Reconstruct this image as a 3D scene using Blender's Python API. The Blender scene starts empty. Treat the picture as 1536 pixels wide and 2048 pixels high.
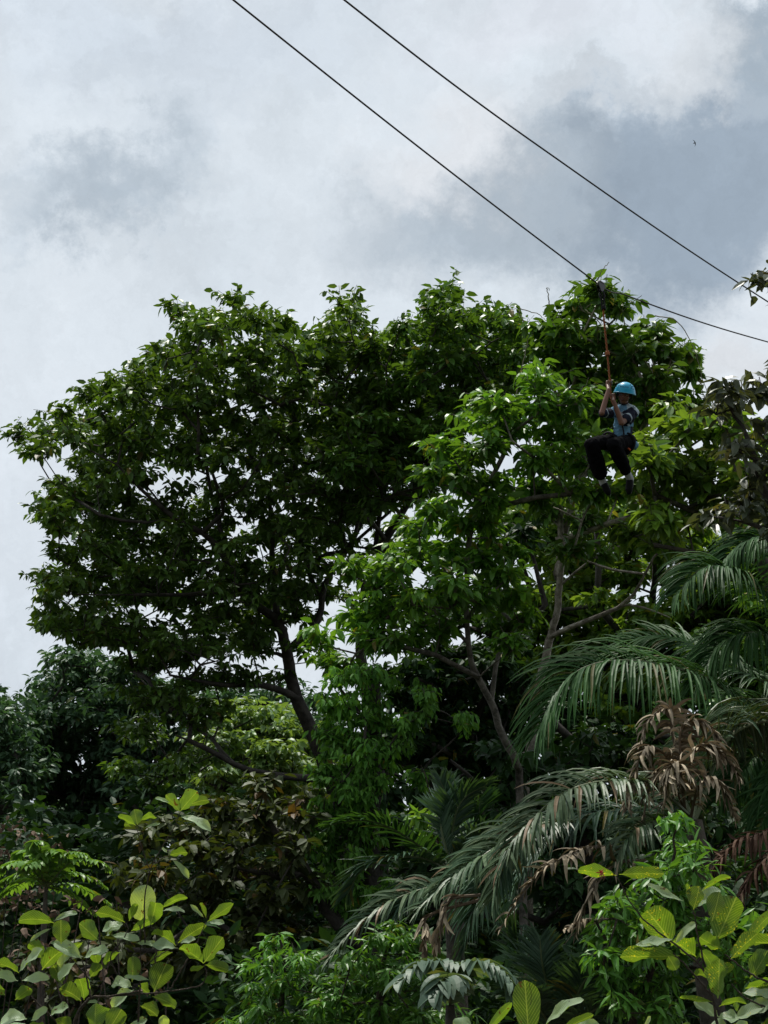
import bpy, bmesh, math, random
import numpy as np
from mathutils import Vector, Matrix

C = bpy.context.scene.collection
sc = bpy.context.scene

# ------------------------------------------------------------------ camera
CAM = np.array([0.0, 0.0, 1.6])
PITCH = math.radians(18.0)
VFOV = math.radians(40.0)
FPX = 1024.0 / math.tan(VFOV / 2)
cd = bpy.data.cameras.new('camera')
cam = bpy.data.objects.new('camera', cd)
C.objects.link(cam)
cam.location = CAM
cam.rotation_euler = (math.radians(90) + PITCH, 0, 0)
cd.sensor_fit = 'VERTICAL'
cd.angle = VFOV
cd.clip_start = 0.05
cd.clip_end = 2000
sc.camera = cam
AX = np.array([0, math.cos(PITCH), math.sin(PITCH)])
UP = np.array([0, -math.sin(PITCH), math.cos(PITCH)])
RT = np.array([1.0, 0, 0])


def W(px, py, d):
    """a point d metres ahead that the photograph shows at (px, py)"""
    return CAM + AX * d + RT * (d * (px - 768) / FPX) + UP * (d * (1024 - py) / FPX)


def DIR(px, py):
    v = W(px, py, 1.0) - CAM
    return v / np.linalg.norm(v)


# ------------------------------------------------------------------ sky, sun, exposure
SUN_EL, SUN_AZ = 73.0, -20.0      # degrees; azimuth from straight ahead, negative to the left
wd = bpy.data.worlds.new('World')
sc.world = wd
wd.use_nodes = True
nt = wd.node_tree
nt.nodes.clear()
N = nt.nodes.new
LK = nt.links.new


def val(x):
    n = N('ShaderNodeValue')
    n.outputs[0].default_value = x
    return n.outputs[0]


def m(op, a, b=None, c=None, clamp=False, tree=None):
    n = (tree or nt).nodes.new('ShaderNodeMath')
    n.operation = op
    n.use_clamp = clamp
    for i, v in enumerate((a, b, c)):
        if v is None:
            continue
        if isinstance(v, (int, float)):
            n.inputs[i].default_value = v
        else:
            (tree or nt).links.new(v, n.inputs[i])
    return n.outputs[0]


def mixc(f, a, b, tree=None):
    t = tree or nt
    n = t.nodes.new('ShaderNodeMix')
    n.data_type = 'RGBA'
    for s, v in ((n.inputs[0], f), (n.inputs[6], a), (n.inputs[7], b)):
        if isinstance(v, (int, float)):
            s.default_value = v
        elif isinstance(v, tuple):
            s.default_value = (*v, 1) if len(v) == 3 else v
        else:
            t.links.new(v, s)
    return n.outputs[2]


sky = N('ShaderNodeTexSky')
sky.sky_type = 'NISHITA'
sky.sun_disc = False
sky.sun_elevation = math.radians(SUN_EL)
sky.sun_rotation = math.radians(SUN_AZ)
sky.air_density = 1.0
sky.dust_density = 2.0
skys = N('ShaderNodeVectorMath')
skys.operation = 'SCALE'
LK(sky.outputs[0], skys.inputs[0])
skys.inputs['Scale'].default_value = 0.09
tc = N('ShaderNodeTexCoord')
# warped direction so that the cloud shapes get ragged rims
nz = N('ShaderNodeTexNoise')
nz.inputs['Scale'].default_value = 7.0
nz.inputs['Detail'].default_value = 9.0
nz.inputs['Roughness'].default_value = 0.68
LK(tc.outputs['Generated'], nz.inputs['Vector'])
sub = N('ShaderNodeVectorMath')
sub.operation = 'SUBTRACT'
LK(nz.outputs['Color'], sub.inputs[0])
sub.inputs[1].default_value = (0.5, 0.5, 0.5)
scl = N('ShaderNodeVectorMath')
scl.operation = 'SCALE'
LK(sub.outputs[0], scl.inputs[0])
scl.inputs['Scale'].default_value = 0.22
wv = N('ShaderNodeVectorMath')
wv.operation = 'ADD'
LK(tc.outputs['Generated'], wv.inputs[0])
LK(scl.outputs[0], wv.inputs[1])
vec = wv.outputs[0]


def spot(px, py, rx, ry, ang=0.0, soft=0.9):
    """1 at the middle of a cloud that hangs in that direction, 0 outside it"""
    d0 = DIR(px, py)
    a = math.radians(ang)
    ax1 = RT * math.cos(a) + UP * math.sin(a)
    ax2 = -RT * math.sin(a) + UP * math.cos(a)
    out = []
    for ax, r in ((ax1, rx), (ax2, ry)):
        dn = N('ShaderNodeVectorMath')
        dn.operation = 'DOT_PRODUCT'
        LK(vec, dn.inputs[0])
        dn.inputs[1].default_value = tuple(ax)
        out.append(m('DIVIDE', m('SUBTRACT', dn.outputs['Value'], float(d0 @ ax)), r / FPX))
    rr = m('SQRT', m('ADD', m('MULTIPLY', out[0], out[0]), m('MULTIPLY', out[1], out[1])))
    mr = N('ShaderNodeMapRange')
    mr.interpolation_type = 'SMOOTHSTEP'
    LK(rr, mr.inputs[0])
    mr.inputs[1].default_value = 1.0 + soft * 0.5
    mr.inputs[2].default_value = 1.0 - soft
    fr = N('ShaderNodeVectorMath')      # only the half of the sky it hangs in
    fr.operation = 'DOT_PRODUCT'
    LK(tc.outputs['Generated'], fr.inputs[0])
    fr.inputs[1].default_value = tuple(AX)
    return m('MULTIPLY', mr.outputs[0], m('GREATER_THAN', fr.outputs['Value'], 0.0))


n2 = N('ShaderNodeTexNoise')
n2.inputs['Scale'].default_value = 3.2
n2.inputs['Detail'].default_value = 8.0
n2.inputs['Roughness'].default_value = 0.55
LK(vec, n2.inputs['Vector'])
n3 = N('ShaderNodeTexNoise')
n3.inputs['Scale'].default_value = 16.0
n3.inputs['Detail'].default_value = 10.0
n3.inputs['Roughness'].default_value = 0.6
LK(vec, n3.inputs['Vector'])
BASE = (0.63, 0.70, 0.765)
DARK = (0.335, 0.41, 0.495)
MID = (0.40, 0.475, 0.55)
BRIGHT = (0.78, 0.81, 0.85)
mr = N('ShaderNodeMapRange')
LK(n2.outputs['Fac'], mr.inputs[0])
mr.inputs[1].default_value = 0.36
mr.inputs[2].default_value = 0.66
mr.inputs[3].default_value = 0.0
mr.inputs[4].default_value = 0.55
col = mixc(mr.outputs[0], (0.76, 0.82, 0.88), (0.63, 0.71, 0.78))
col = mixc(m('MULTIPLY', spot(330, 90, 420, 130, 0, 0.8), 0.4), col, (0.52, 0.60, 0.70))
col = mixc(m('MULTIPLY', spot(235, 345, 210, 75, 30, 0.8), 0.75), col, MID)
col = mixc(m('MULTIPLY', spot(150, 420, 200, 60, 5, 1.0), 0.4), col, MID)
col = mixc(m('MULTIPLY', spot(1120, 430, 430, 150, 4, 0.6), 0.9), col, (0.40, 0.47, 0.54))
col = mixc(m('MULTIPLY', spot(1430, 340, 330, 230, 15, 0.5), 0.98), col, DARK)
col = mixc(m('MULTIPLY', spot(1540, 60, 170, 60, -20, 0.8), 0.8), col, (0.34, 0.42, 0.5))
col = mixc(m('MULTIPLY', spot(1370, 70, 110, 90, 20, 0.7), 0.6), col, (0.72, 0.76, 0.80))
col = mixc(m('MULTIPLY', spot(1160, 215, 150, 35, 18, 1.0), 0.75), col, (0.60, 0.65, 0.70))
col = mixc(m('MULTIPLY', spot(880, 300, 130, 95, -25, 0.95), 0.85), col, BRIGHT)
col = mixc(m('MULTIPLY', spot(1050, 50, 240, 90, 0, 0.95), 0.5), col, (0.74, 0.77, 0.84))
col = mixc(m('MULTIPLY', spot(1450, 720, 200, 70, -15, 0.9), 0.85), col, (0.72, 0.75, 0.79))
col = mixc(m('MULTIPLY', spot(60, 1200, 300, 420, 0, 0.9), 0.45), col, (0.66, 0.72, 0.79))
r3 = N('ShaderNodeMapRange')
LK(n3.outputs['Fac'], r3.inputs[0])
r3.inputs[1].default_value = 0.3
r3.inputs[2].default_value = 0.7
r3.inputs[3].default_value = 0.91
r3.inputs[4].default_value = 1.09
gr = N('ShaderNodeVectorMath')
gr.operation = 'SCALE'
LK(col, gr.inputs[0])
LK(r3.outputs[0], gr.inputs['Scale'])
# sky dimmed by hand behind the viewer, tuned for the light on the foliage
SDIR = np.array([math.cos(math.radians(SUN_EL)) * math.sin(math.radians(SUN_AZ)),
                 math.cos(math.radians(SUN_EL)) * math.cos(math.radians(SUN_AZ)),
                 math.sin(math.radians(SUN_EL))])
bd = N('ShaderNodeVectorMath')
bd.operation = 'DOT_PRODUCT'
LK(tc.outputs['Generated'], bd.inputs[0])
bd.inputs[1].default_value = (0.0, 0.86, 0.5)
rb = N('ShaderNodeMapRange')
rb.interpolation_type = 'SMOOTHSTEP'
LK(bd.outputs['Value'], rb.inputs[0])
rb.inputs[1].default_value = -0.75
rb.inputs[2].default_value = 0.75
rb.inputs[3].default_value = 0.63
rb.inputs[4].default_value = 1.0
gr2 = N('ShaderNodeVectorMath')
gr2.operation = 'SCALE'
LK(gr.outputs[0], gr2.inputs[0])
LK(rb.outputs[0], gr2.inputs['Scale'])
cover = mixc(0.97, skys.outputs[0], gr2.outputs[0])
bg = N('ShaderNodeBackground')
LK(cover, bg.inputs['Color'])
wo = N('ShaderNodeOutputWorld')
LK(bg.outputs[0], wo.inputs['Surface'])
wd.cycles.sampling_method = 'MANUAL'
wd.cycles.sample_map_resolution = 512

sl = bpy.data.lights.new('sun', 'SUN')
sl.energy = 4.3
sl.angle = math.radians(4)
sl.color = (1.0, 0.96, 0.88)
so = bpy.data.objects.new('sun', sl)
C.objects.link(so)
so.location = (0, 0, 40)
so.rotation_euler = Vector(-SDIR).to_track_quat('-Z', 'Y').to_euler()

vs = sc.view_settings
vs.view_transform = 'Standard'
vs.look = 'None'
vs.exposure = 0.0
vs.gamma = 1.0
cy = sc.cycles
cy.max_bounces = 7
cy.diffuse_bounces = 3
cy.glossy_bounces = 2
cy.transmission_bounces = 5
cy.transparent_max_bounces = 4
cy.caustics_reflective = False
cy.caustics_refractive = False
cy.use_denoising = True
cy.sample_clamp_indirect = 4.0


# ------------------------------------------------------------------ object helpers
def tag(o, label=None, cat=None, group=None, kind=None):
    for k, v in (('label', label), ('category', cat), ('group', group), ('kind', kind)):
        if v:
            o[k] = v
    return o


def empty(name, loc, label=None, cat=None, group=None):
    o = bpy.data.objects.new(name, None)
    C.objects.link(o)
    o.location = tuple(loc)
    o.empty_display_size = 0.2
    return tag(o, label, cat, group)


def link(name, me, mats, parent=None):
    o = bpy.data.objects.new(name, me)
    for mt in (mats if isinstance(mats, (list, tuple)) else [mats]):
        me.materials.append(mt)
    C.objects.link(o)
    if parent is not None:
        o.parent = parent
        o.location = -Vector(parent.location)
        p = parent.parent
        while p is not None:
            o.location -= Vector(p.location)
            p = p.parent
    return o


def make_mesh(name, V, quads, uv=None, tint=None, smooth=False, mat_idx=None):
    me = bpy.data.meshes.new(name)
    V = np.ascontiguousarray(V, dtype=np.float32)
    Q = np.ascontiguousarray(quads, dtype=np.int32)
    nf, k = Q.shape
    me.vertices.add(len(V))
    me.vertices.foreach_set('co', V.ravel())
    me.loops.add(nf * k)
    me.loops.foreach_set('vertex_index', Q.ravel())
    me.polygons.add(nf)
    me.polygons.foreach_set('loop_start', np.arange(0, nf * k, k, dtype=np.int32))
    me.polygons.foreach_set('use_smooth', np.full(nf, smooth))
    if mat_idx is not None:
        me.polygons.foreach_set('material_index', np.ascontiguousarray(mat_idx, dtype=np.int32))
    me.update(calc_edges=True)
    if uv is not None:
        l = me.uv_layers.new(name='UVMap')
        l.data.foreach_set('uv', np.ascontiguousarray(uv[Q.ravel()], dtype=np.float32).ravel())
    if tint is not None:
        a = me.attributes.new('tint', 'FLOAT', 'POINT')
        a.data.foreach_set('value', np.ascontiguousarray(tint, dtype=np.float32))
    return me


def nrm(a):
    return a / np.maximum(np.linalg.norm(a, axis=-1, keepdims=True), 1e-9)


# templates: t along the leaf, half width as a share of the leaf's width
TM = {
    'ovate': (np.array([0, .26, .66, 1.0]), np.array([.05, .5, .40, .02]), np.array([-1, 0, 1.0])),
    'lance': (np.array([0, .35, .7, 1.0]), np.array([.04, .48, .36, .01]), np.array([-1, 0, 1.0])),
    'small': (np.array([0, .45, 1.0]), np.array([.04, .5, .02]), np.array([-1, 0, 1.0])),
    'big': (np.array([0, .07, .16, .3, .45, .6, .74, .86, .95, 1.0]),
            np.array([.02, .05, .24, .38, .46, .5, .485, .40, .24, .03]), np.array([-1, -.5, 0, .5, 1.0])),
    'heart': (np.array([0, .1, .3, .55, .8, 1.0]), np.array([.05, .40, .5, .38, .16, .01]), np.array([-1, 0, 1.0])),
}


def leaves(P, D, Nn, L, Wd, tmpl='ovate', curl=0.5, fold=0.25, rng=None, tint=None, wave=0.0):
    """arrays for N leaves: base point, direction, upper-side normal, length, width"""
    T, Hw, S = TM[tmpl]
    n, k, c = len(P), len(T), len(S)
    D = nrm(D)
    Nn = nrm(Nn - D * np.sum(Nn * D, -1, keepdims=True))
    Y = np.cross(Nn, D)
    L = np.broadcast_to(np.asarray(L, float), (n,))
    Wd = np.broadcast_to(np.asarray(Wd, float), (n,))
    cu = np.broadcast_to(np.asarray(curl, float), (n,)) + 1e-3
    a = cu[:, None] * T[None, :]
    xs = np.sin(a) / cu[:, None] * L[:, None]
    zs = -(1 - np.cos(a)) / cu[:, None] * L[:, None]
    hw = Hw[None, :] * Wd[:, None]
    yy = hw[:, :, None] * S[None, None, :]
    fz = np.abs(yy) * fold
    if wave and rng is not None:
        ph = rng.uniform(0, 6.28, n)[:, None, None]
        amp = (rng.uniform(.4, 1.0, n) * wave)[:, None, None]
        fz = fz + amp * Wd[:, None, None] * np.sin(T[None, :, None] * 11 + ph + S[None, None, :] * 1.3) * np.abs(S)[None, None, :] ** 2 * (Hw[None, :, None] * 2)
    # local bent frame
    ca, sa = np.cos(a), np.sin(a)
    V = (P[:, None, None, :] + D[:, None, None, :] * (xs[:, :, None] + sa[:, :, None] * fz)[..., None]
         + Nn[:, None, None, :] * (zs[:, :, None] + ca[:, :, None] * fz)[..., None] + Y[:, None, None, :] * yy[..., None])
    V = V.reshape(-1, 3)
    i, j = np.meshgrid(np.arange(k - 1), np.arange(c - 1), indexing='ij')
    q = np.stack([i * c + j, (i + 1) * c + j, (i + 1) * c + j + 1, i * c + j + 1], -1).reshape(-1, 4)
    Q = (q[None] + (np.arange(n) * k * c)[:, None, None]).reshape(-1, 4)
    uv = np.stack(np.broadcast_arrays(S[None, None, :] * Hw[None, :, None] + .5, T[None, :, None] + 0 * S[None, None, :]), -1)
    uv = np.broadcast_to(uv, (n, k, c, 2)).reshape(-1, 2)
    if tint is None:
        tint = rng.uniform(0, 1, n)
    return V, Q, uv, np.repeat(tint, k * c)


def join(parts):
    Vs, Qs, us, ts, off = [], [], [], [], 0
    for V, Q, u, t in parts:
        Vs.append(V)
        Qs.append(Q + off)
        us.append(u)
        ts.append(t)
        off += len(V)
    return np.concatenate(Vs), np.concatenate(Qs), np.concatenate(us), np.concatenate(ts)


def tubes(chains, sides=6, close=True):
    """chains: list of (points (n,3), radii (n,)) -> V, Q, uv, tint"""
    Vs, Qs, us, ts, off = [], [], [], [], 0
    ang = np.arange(sides) * 2 * math.pi / sides
    for pts, rad in chains:
        pts = np.asarray(pts, float)
        n = len(pts)
        if n < 2:
            continue
        t = nrm(np.gradient(pts, axis=0))
        ref = np.array([0, 0, 1.0]) if abs(t[0][2]) < .9 else np.array([1.0, 0, 0])
        u = np.zeros_like(pts)
        prev = nrm(np.cross(t[0], ref))
        for i in range(n):
            prev = prev - t[i] * (prev @ t[i])
            prev = prev / max(np.linalg.norm(prev), 1e-9)
            u[i] = prev
        v = np.cross(t, u)
        ring = u[:, None, :] * np.cos(ang)[None, :, None] + v[:, None, :] * np.sin(ang)[None, :, None]
        V = pts[:, None, :] + ring * np.asarray(rad)[:, None, None]
        Vs.append(V.reshape(-1, 3))
        i, j = np.meshgrid(np.arange(n - 1), np.arange(sides), indexing='ij')
        jn = (j + 1) % sides
        q = np.stack([i * sides + j, i * sides + jn, (i + 1) * sides + jn, (i + 1) * sides + j], -1).reshape(-1, 4)
        Qs.append(q + off)
        ln = np.concatenate([[0], np.cumsum(np.linalg.norm(np.diff(pts, axis=0), axis=1))])
        uu = np.stack(np.broadcast_arrays((ang / 6.283)[None, :], ln[:, None]), -1).reshape(-1, 2)
        us.append(uu)
        ts.append(np.full(n * sides, .5))
        off += n * sides
    return np.concatenate(Vs), np.concatenate(Qs), np.concatenate(us), np.concatenate(ts)


def spline(pts, n):
    """Catmull-Rom through the rows of pts (any width), n samples"""
    P = np.asarray(pts, float)
    if len(P) < 3:
        t = np.linspace(0, 1, n)[:, None]
        return P[0] * (1 - t) + P[-1] * t
    E = np.vstack([2 * P[0] - P[1], P, 2 * P[-1] - P[-2]])
    s = np.linspace(0, len(P) - 1 - 1e-6, n)
    i = s.astype(int)
    f = (s - i)[:, None]
    a, b, c, d = E[i], E[i + 1], E[i + 2], E[i + 3]
    return .5 * (2 * b + (c - a) * f + (2 * a - 5 * b + 4 * c - d) * f ** 2 + (3 * b - a - 3 * c + d) * f ** 3)


# ------------------------------------------------------------------ materials
def newmat(name):
    mt = bpy.data.materials.new(name)
    mt.use_nodes = True
    t = mt.node_tree
    t.nodes.clear()
    return mt, t, t.nodes.new, t.links.new


LEAF_GAIN = 1.85


def leafmat(name, lo, hi,  odd=(0.16, 0.13, 0.02), under=None, transl=0.35, tcol=None, rough=0.42, spec=0.4, veins=False, odd_at=0.975, spots=False, umix=0.5):
    lo, hi = tuple(c * LEAF_GAIN for c in lo), tuple(c * LEAF_GAIN for c in hi)
    mt, t, N_, L_ = newmat(name)
    at = N_('ShaderNodeAttribute')
    at.attribute_name = 'tint'
    col = mixc(at.outputs['Fac'], lo, hi, t)
    col = mixc(m('GREATER_THAN', at.outputs['Fac'], odd_at, tree=t), col, odd, t)
    geo = N_('ShaderNodeNewGeometry')
    nz = N_('ShaderNodeTexNoise')
    nz.inputs['Scale'].default_value = 0.9
    nz.inputs['Detail'].default_value = 2.0
    L_(geo.outputs['Position'], nz.inputs['Vector'])
    h = N_('ShaderNodeHueSaturation')
    L_(col, h.inputs['Color'])
    rr = N_('ShaderNodeMapRange')
    L_(nz.outputs['Fac'], rr.inputs[0])
    rr.inputs[1].default_value, rr.inputs[2].default_value = .3, .7
    rr.inputs[3].default_value, rr.inputs[4].default_value = .7, 1.3
    L_(rr.outputs[0], h.inputs['Value'])
    col = h.outputs[0]
    und = under or tuple(.35 * a + .65 * b + .012 for a, b in zip(lo, hi))
    und = mixc(at.outputs['Fac'], tuple(c * .55 for c in und), tuple(min(1, c * 1.25) for c in und), t)
    colu = mixc(umix, col, und, t)
    colf = mixc(geo.outputs['Backfacing'], col, colu, t)
    bump = None
    if veins:
        uv = N_('ShaderNodeUVMap')
        sx = N_('ShaderNodeSeparateXYZ')
        L_(uv.outputs[0], sx.inputs[0])
        ax = m('ABSOLUTE', m('SUBTRACT', sx.outputs[0], .5, tree=t), tree=t)
        ph = m('SUBTRACT', m('MULTIPLY', sx.outputs[1], 13.0, tree=t), m('MULTIPLY', ax, 9.0, tree=t), tree=t)
        w = m('ABSOLUTE', m('SUBTRACT', m('FRACT', ph, tree=t), .5, tree=t), tree=t)   # 0.5 at the vein
        side = m('GREATER_THAN', w, 0.41, tree=t)
        mid = m('LESS_THAN', ax, 0.022, tree=t)
        vn = m('MAXIMUM', m('MULTIPLY', side, .5, tree=t), m('MULTIPLY', mid, .65, tree=t), tree=t)
        colf = mixc(m('MULTIPLY', vn, .6, tree=t), colf, (0.34, 0.42, 0.22), t)
        b = N_('ShaderNodeBump')
        b.inputs['Strength'].default_value = 0.6
        b.inputs['Distance'].default_value = 0.004
        L_(m('ADD', m('MULTIPLY', w, 1.2, tree=t), mid, tree=t), b.inputs['Height'])
        bump = b.outputs[0]
        if spots:
            vo = N_('ShaderNodeTexNoise')
            vo.inputs['Scale'].default_value = 130.0
            L_(geo.outputs['Position'], vo.inputs['Vector'])
            v2 = N_('ShaderNodeTexNoise')
            v2.inputs['Scale'].default_value = 9.0
            L_(geo.outputs['Position'], v2.inputs['Vector'])
            hole = m('MULTIPLY', m('GREATER_THAN', vo.outputs['Fac'], .64, tree=t), m('GREATER_THAN', v2.outputs['Fac'], .52, tree=t), tree=t)
            colf = mixc(hole, colf, (0.5, 0.5, 0.06), t)
    if veins:      # brown scars and chewed patches
        sc0 = N_('ShaderNodeTexNoise')
        sc0.inputs['Scale'].default_value = 38.0
        sc0.inputs['Detail'].default_value = 5.0
        L_(geo.outputs['Position'], sc0.inputs['Vector'])
        scar = N_('ShaderNodeMapRange')
        L_(sc0.outputs['Fac'], scar.inputs[0])
        scar.inputs[1].default_value, scar.inputs[2].default_value = .66, .70
        colf = mixc(scar.outputs[0], colf, (.10, .055, .018), t)
    pb = N_('ShaderNodeBsdfPrincipled')
    L_(colf, pb.inputs['Base Color'])
    rg = mixc(geo.outputs['Backfacing'], (rough, rough, rough), (min(1, rough + .25),) * 3, t)
    L_(rg, pb.inputs['Roughness'])
    pb.inputs['Specular IOR Level'].default_value = spec
    if veins:      # mottled blade; the veins let less light through
        mo = N_('ShaderNodeTexNoise')
        mo.inputs['Scale'].default_value = 22.0
        mo.inputs['Detail'].default_value = 6.0
        L_(geo.outputs['Position'], mo.inputs['Vector'])
        mo2 = N_('ShaderNodeMapRange')
        L_(mo.outputs['Fac'], mo2.inputs[0])
        mo2.inputs[1].default_value, mo2.inputs[2].default_value = .3, .7
        mo2.inputs[3].default_value, mo2.inputs[4].default_value = .72, 1.15
        sc1 = N_('ShaderNodeVectorMath')
        sc1.operation = 'SCALE'
        L_(colf, sc1.inputs[0])
        L_(m('MULTIPLY', mo2.outputs[0], m('ADD', .85, m('MULTIPLY', vn, .45, tree=t), tree=t), tree=t), sc1.inputs['Scale'])
        colt = sc1.outputs[0]
    else:
        colt = colf
    tr = N_('ShaderNodeBsdfTranslucent')
    tm = N_('ShaderNodeVectorMath')
    tm.operation = 'MULTIPLY'
    L_(colt, tm.inputs[0])
    tm.inputs[1].default_value = tcol or (2.3, 2.2, 0.55)
    L_(tm.outputs[0], tr.inputs['Color'])
    if bump is not None:
        L_(bump, pb.inputs['Normal'])
    mx = N_('ShaderNodeMixShader')
    mx.inputs[0].default_value = transl
    L_(pb.outputs[0], mx.inputs[1])
    L_(tr.outputs[0], mx.inputs[2])
    o = N_('ShaderNodeOutputMaterial')
    L_(mx.outputs[0], o.inputs[0])
    return mt


def barkmat(name, a, b, scale=6.0, thr=(.4, .6)):
    mt, t, N_, L_ = newmat(name)
    geo = N_('ShaderNodeNewGeometry')
    nz = N_('ShaderNodeTexNoise')
    nz.inputs['Scale'].default_value = scale
    nz.inputs['Detail'].default_value = 8
    nz.inputs['Roughness'].default_value = .65
    L_(geo.outputs['Position'], nz.inputs['Vector'])
    r = N_('ShaderNodeMapRange')
    L_(nz.outputs['Fac'], r.inputs[0])
    r.inputs[1].default_value, r.inputs[2].default_value = thr
    col = mixc(r.outputs[0], a, b, t)
    bp = N_('ShaderNodeBump')
    bp.inputs['Distance'].default_value = .05
    L_(nz.outputs['Fac'], bp.inputs['Height'])
    p = N_('ShaderNodeBsdfPrincipled')
    L_(col, p.inputs['Base Color'])
    L_(bp.outputs[0], p.inputs['Normal'])
    p.inputs['Roughness'].default_value = .85
    o = N_('ShaderNodeOutputMaterial')
    L_(p.outputs[0], o.inputs[0])
    return mt


def plain(name, col, rough=.5, spec=.5, metal=0.0, var=.15, scale=30.0, col2=None, coat=0.0):
    mt, t, N_, L_ = newmat(name)
    geo = N_('ShaderNodeNewGeometry')
    nz = N_('ShaderNodeTexNoise')
    nz.inputs['Scale'].default_value = scale
    nz.inputs['Detail'].default_value = 4
    L_(geo.outputs['Position'], nz.inputs['Vector'])
    c2 = col2 or tuple(c * (1 - var * 2) for c in col)
    p = N_('ShaderNodeBsdfPrincipled')
    L_(mixc(nz.outputs['Fac'], tuple(min(1, c * (1 + var)) for c in col), c2, t), p.inputs['Base Color'])
    p.inputs['Roughness'].default_value = rough
    p.inputs['Specular IOR Level'].default_value = spec
    p.inputs['Metallic'].default_value = metal
    p.inputs['Coat Weight'].default_value = coat
    o = N_('ShaderNodeOutputMaterial')
    L_(p.outputs[0], o.inputs[0])
    return mt


G = 1.0
M = {}
M['dark_leaf'] = leafmat('dark_leaf', (.024, .056, .011), (.064, .125, .018), odd=(.10, .08, .012), under=(.045, .07, .025), transl=.25)
M['mid_leaf'] = leafmat('mid_leaf', (.022, .062, .010), (.058, .130, .015), under=(.05, .07, .03), transl=.26)
M['bright_leaf'] = leafmat('bright_leaf', (.030, .085, .012), (.07, .16, .018), under=(.07, .11, .04), transl=.34)
M['yellow_leaf'] = leafmat('yellow_leaf', (.034, .080, .012), (.080, .14, .018), under=(.08, .10, .05), transl=.40)
M['grey_leaf'] = leafmat('grey_leaf', (.022, .032, .020), (.05, .062, .034), under=(.09, .10, .085), transl=.15)
M['blue_leaf'] = leafmat('blue_leaf', (.022, .048, .026), (.048, .088, .044), under=(.05, .08, .05), transl=.2, tcol=(1.6, 2.0, .8), odd=(.07, .09, .02), spec=.28, rough=.5)
M['far_bright_leaf'] = leafmat('far_bright_leaf', (.05, .095, .035), (.11, .17, .06), under=(.09, .13, .07), transl=.3)
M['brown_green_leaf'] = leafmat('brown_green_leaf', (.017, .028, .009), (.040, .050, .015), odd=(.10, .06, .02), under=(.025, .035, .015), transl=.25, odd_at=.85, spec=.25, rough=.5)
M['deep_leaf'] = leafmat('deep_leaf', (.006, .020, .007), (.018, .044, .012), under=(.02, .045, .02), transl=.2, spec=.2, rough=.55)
M['vine_leaf'] = leafmat('vine_leaf', (.025, .080, .012), (.075, .170, .028), under=(.06, .13, .03), transl=.30, spec=.2, rough=.5)
M['sapling_leaf'] = leafmat('sapling_leaf', (.030, .085, .014), (.06, .15, .022), under=(.06, .11, .04), transl=.32)
M['feather_leaf'] = leafmat('feather_leaf', (.05, .11, .02), (.10, .19, .035), under=(.08, .13, .05), transl=.3)
M['big_leaf'] = leafmat('big_leaf', (.16, .235, .14), (.24, .32, .21), under=(.085, .185, .014), umix=.9, transl=.45, rough=.42, spec=.5, veins=True, odd=(.30, .20, .03), tcol=(1.75, 1.55, .25))
M['big_leaf_holed'] = leafmat('big_leaf_holed', (.16, .235, .14), (.24, .32, .21), under=(.085, .185, .014), umix=.9, transl=.45, rough=.42, spec=.5, veins=True, spots=True, odd=(.36, .22, .03), odd_at=.95, tcol=(1.75, 1.55, .25))
M['pale_big_leaf'] = leafmat('pale_big_leaf', (.14, .23, .17), (.24, .34, .26), under=(.2, .28, .2), transl=.25, rough=.33, spec=.8, veins=True, odd=(.3, .3, .1), tcol=(1.4, 1.6, .8))
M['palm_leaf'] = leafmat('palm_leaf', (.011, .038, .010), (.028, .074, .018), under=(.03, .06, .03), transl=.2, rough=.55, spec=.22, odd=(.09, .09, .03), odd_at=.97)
M['grey_palm_leaf'] = leafmat('grey_palm_leaf', (.018, .042, .018), (.054, .080, .038), under=(.06, .075, .05), transl=.12, rough=.45, spec=.3, odd=(.2, .14, .08), odd_at=.93)
M['pale_palm_leaf'] = leafmat('pale_palm_leaf', (.035, .065, .042), (.08, .115, .08), transl=.15, rough=.5, spec=.3)
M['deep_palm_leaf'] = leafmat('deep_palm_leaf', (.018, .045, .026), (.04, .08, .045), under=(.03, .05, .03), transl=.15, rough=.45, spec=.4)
M['dead_palm_leaf'] = leafmat('dead_palm_leaf', (.035, .028, .018), (.33, .275, .195), odd=(.06, .05, .015), under=(.10, .07, .045), transl=.12, rough=.7, spec=.2, tcol=(1.2, 1.1, .9), odd_at=.9)
M['rust_leaf'] = leafmat('rust_leaf', (.028, .016, .011), (.085, .050, .034), odd=(.14, .11, .06), under=(.09, .045, .025), transl=.12, rough=.75, spec=.15, tcol=(1.2, 1.0, .8))
M['litter_leaf'] = leafmat('litter_leaf', (.05, .036, .026), (.12, .085, .060), odd=(.03, .06, .015), under=(.07, .055, .045), transl=.1, rough=.8, spec=.15, tcol=(1.2, 1.0, .8), odd_at=.8)
M['dark_bark'] = barkmat('dark_bark', (.018, .015, .012), (.06, .052, .042))
M['mossy_bark'] = barkmat('mossy_bark', (.03, .028, .02), (.10, .085, .065), 5.0)
M['pale_bark'] = barkmat('pale_bark', (.12, .10, .075), (.42, .38, .31), 9.0, (.38, .62))
M['grey_bark'] = barkmat('grey_bark', (.05, .045, .035), (.19, .17, .14), 9.0, (.38, .62))
M['twig_bark'] = barkmat('twig_bark', (.03, .022, .016), (.09, .065, .045), 30)
M['rachis'] = plain('rachis', (.09, .12, .05), .5)
M['dead_rachis'] = plain('dead_rachis', (.10, .07, .04), .8)

GZ = lambda x, y: -2.2 * min(1, max(0, (y - 2) / 12)) + 0.15 * math.sin(x * .3) * math.cos(y * .21)


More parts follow.
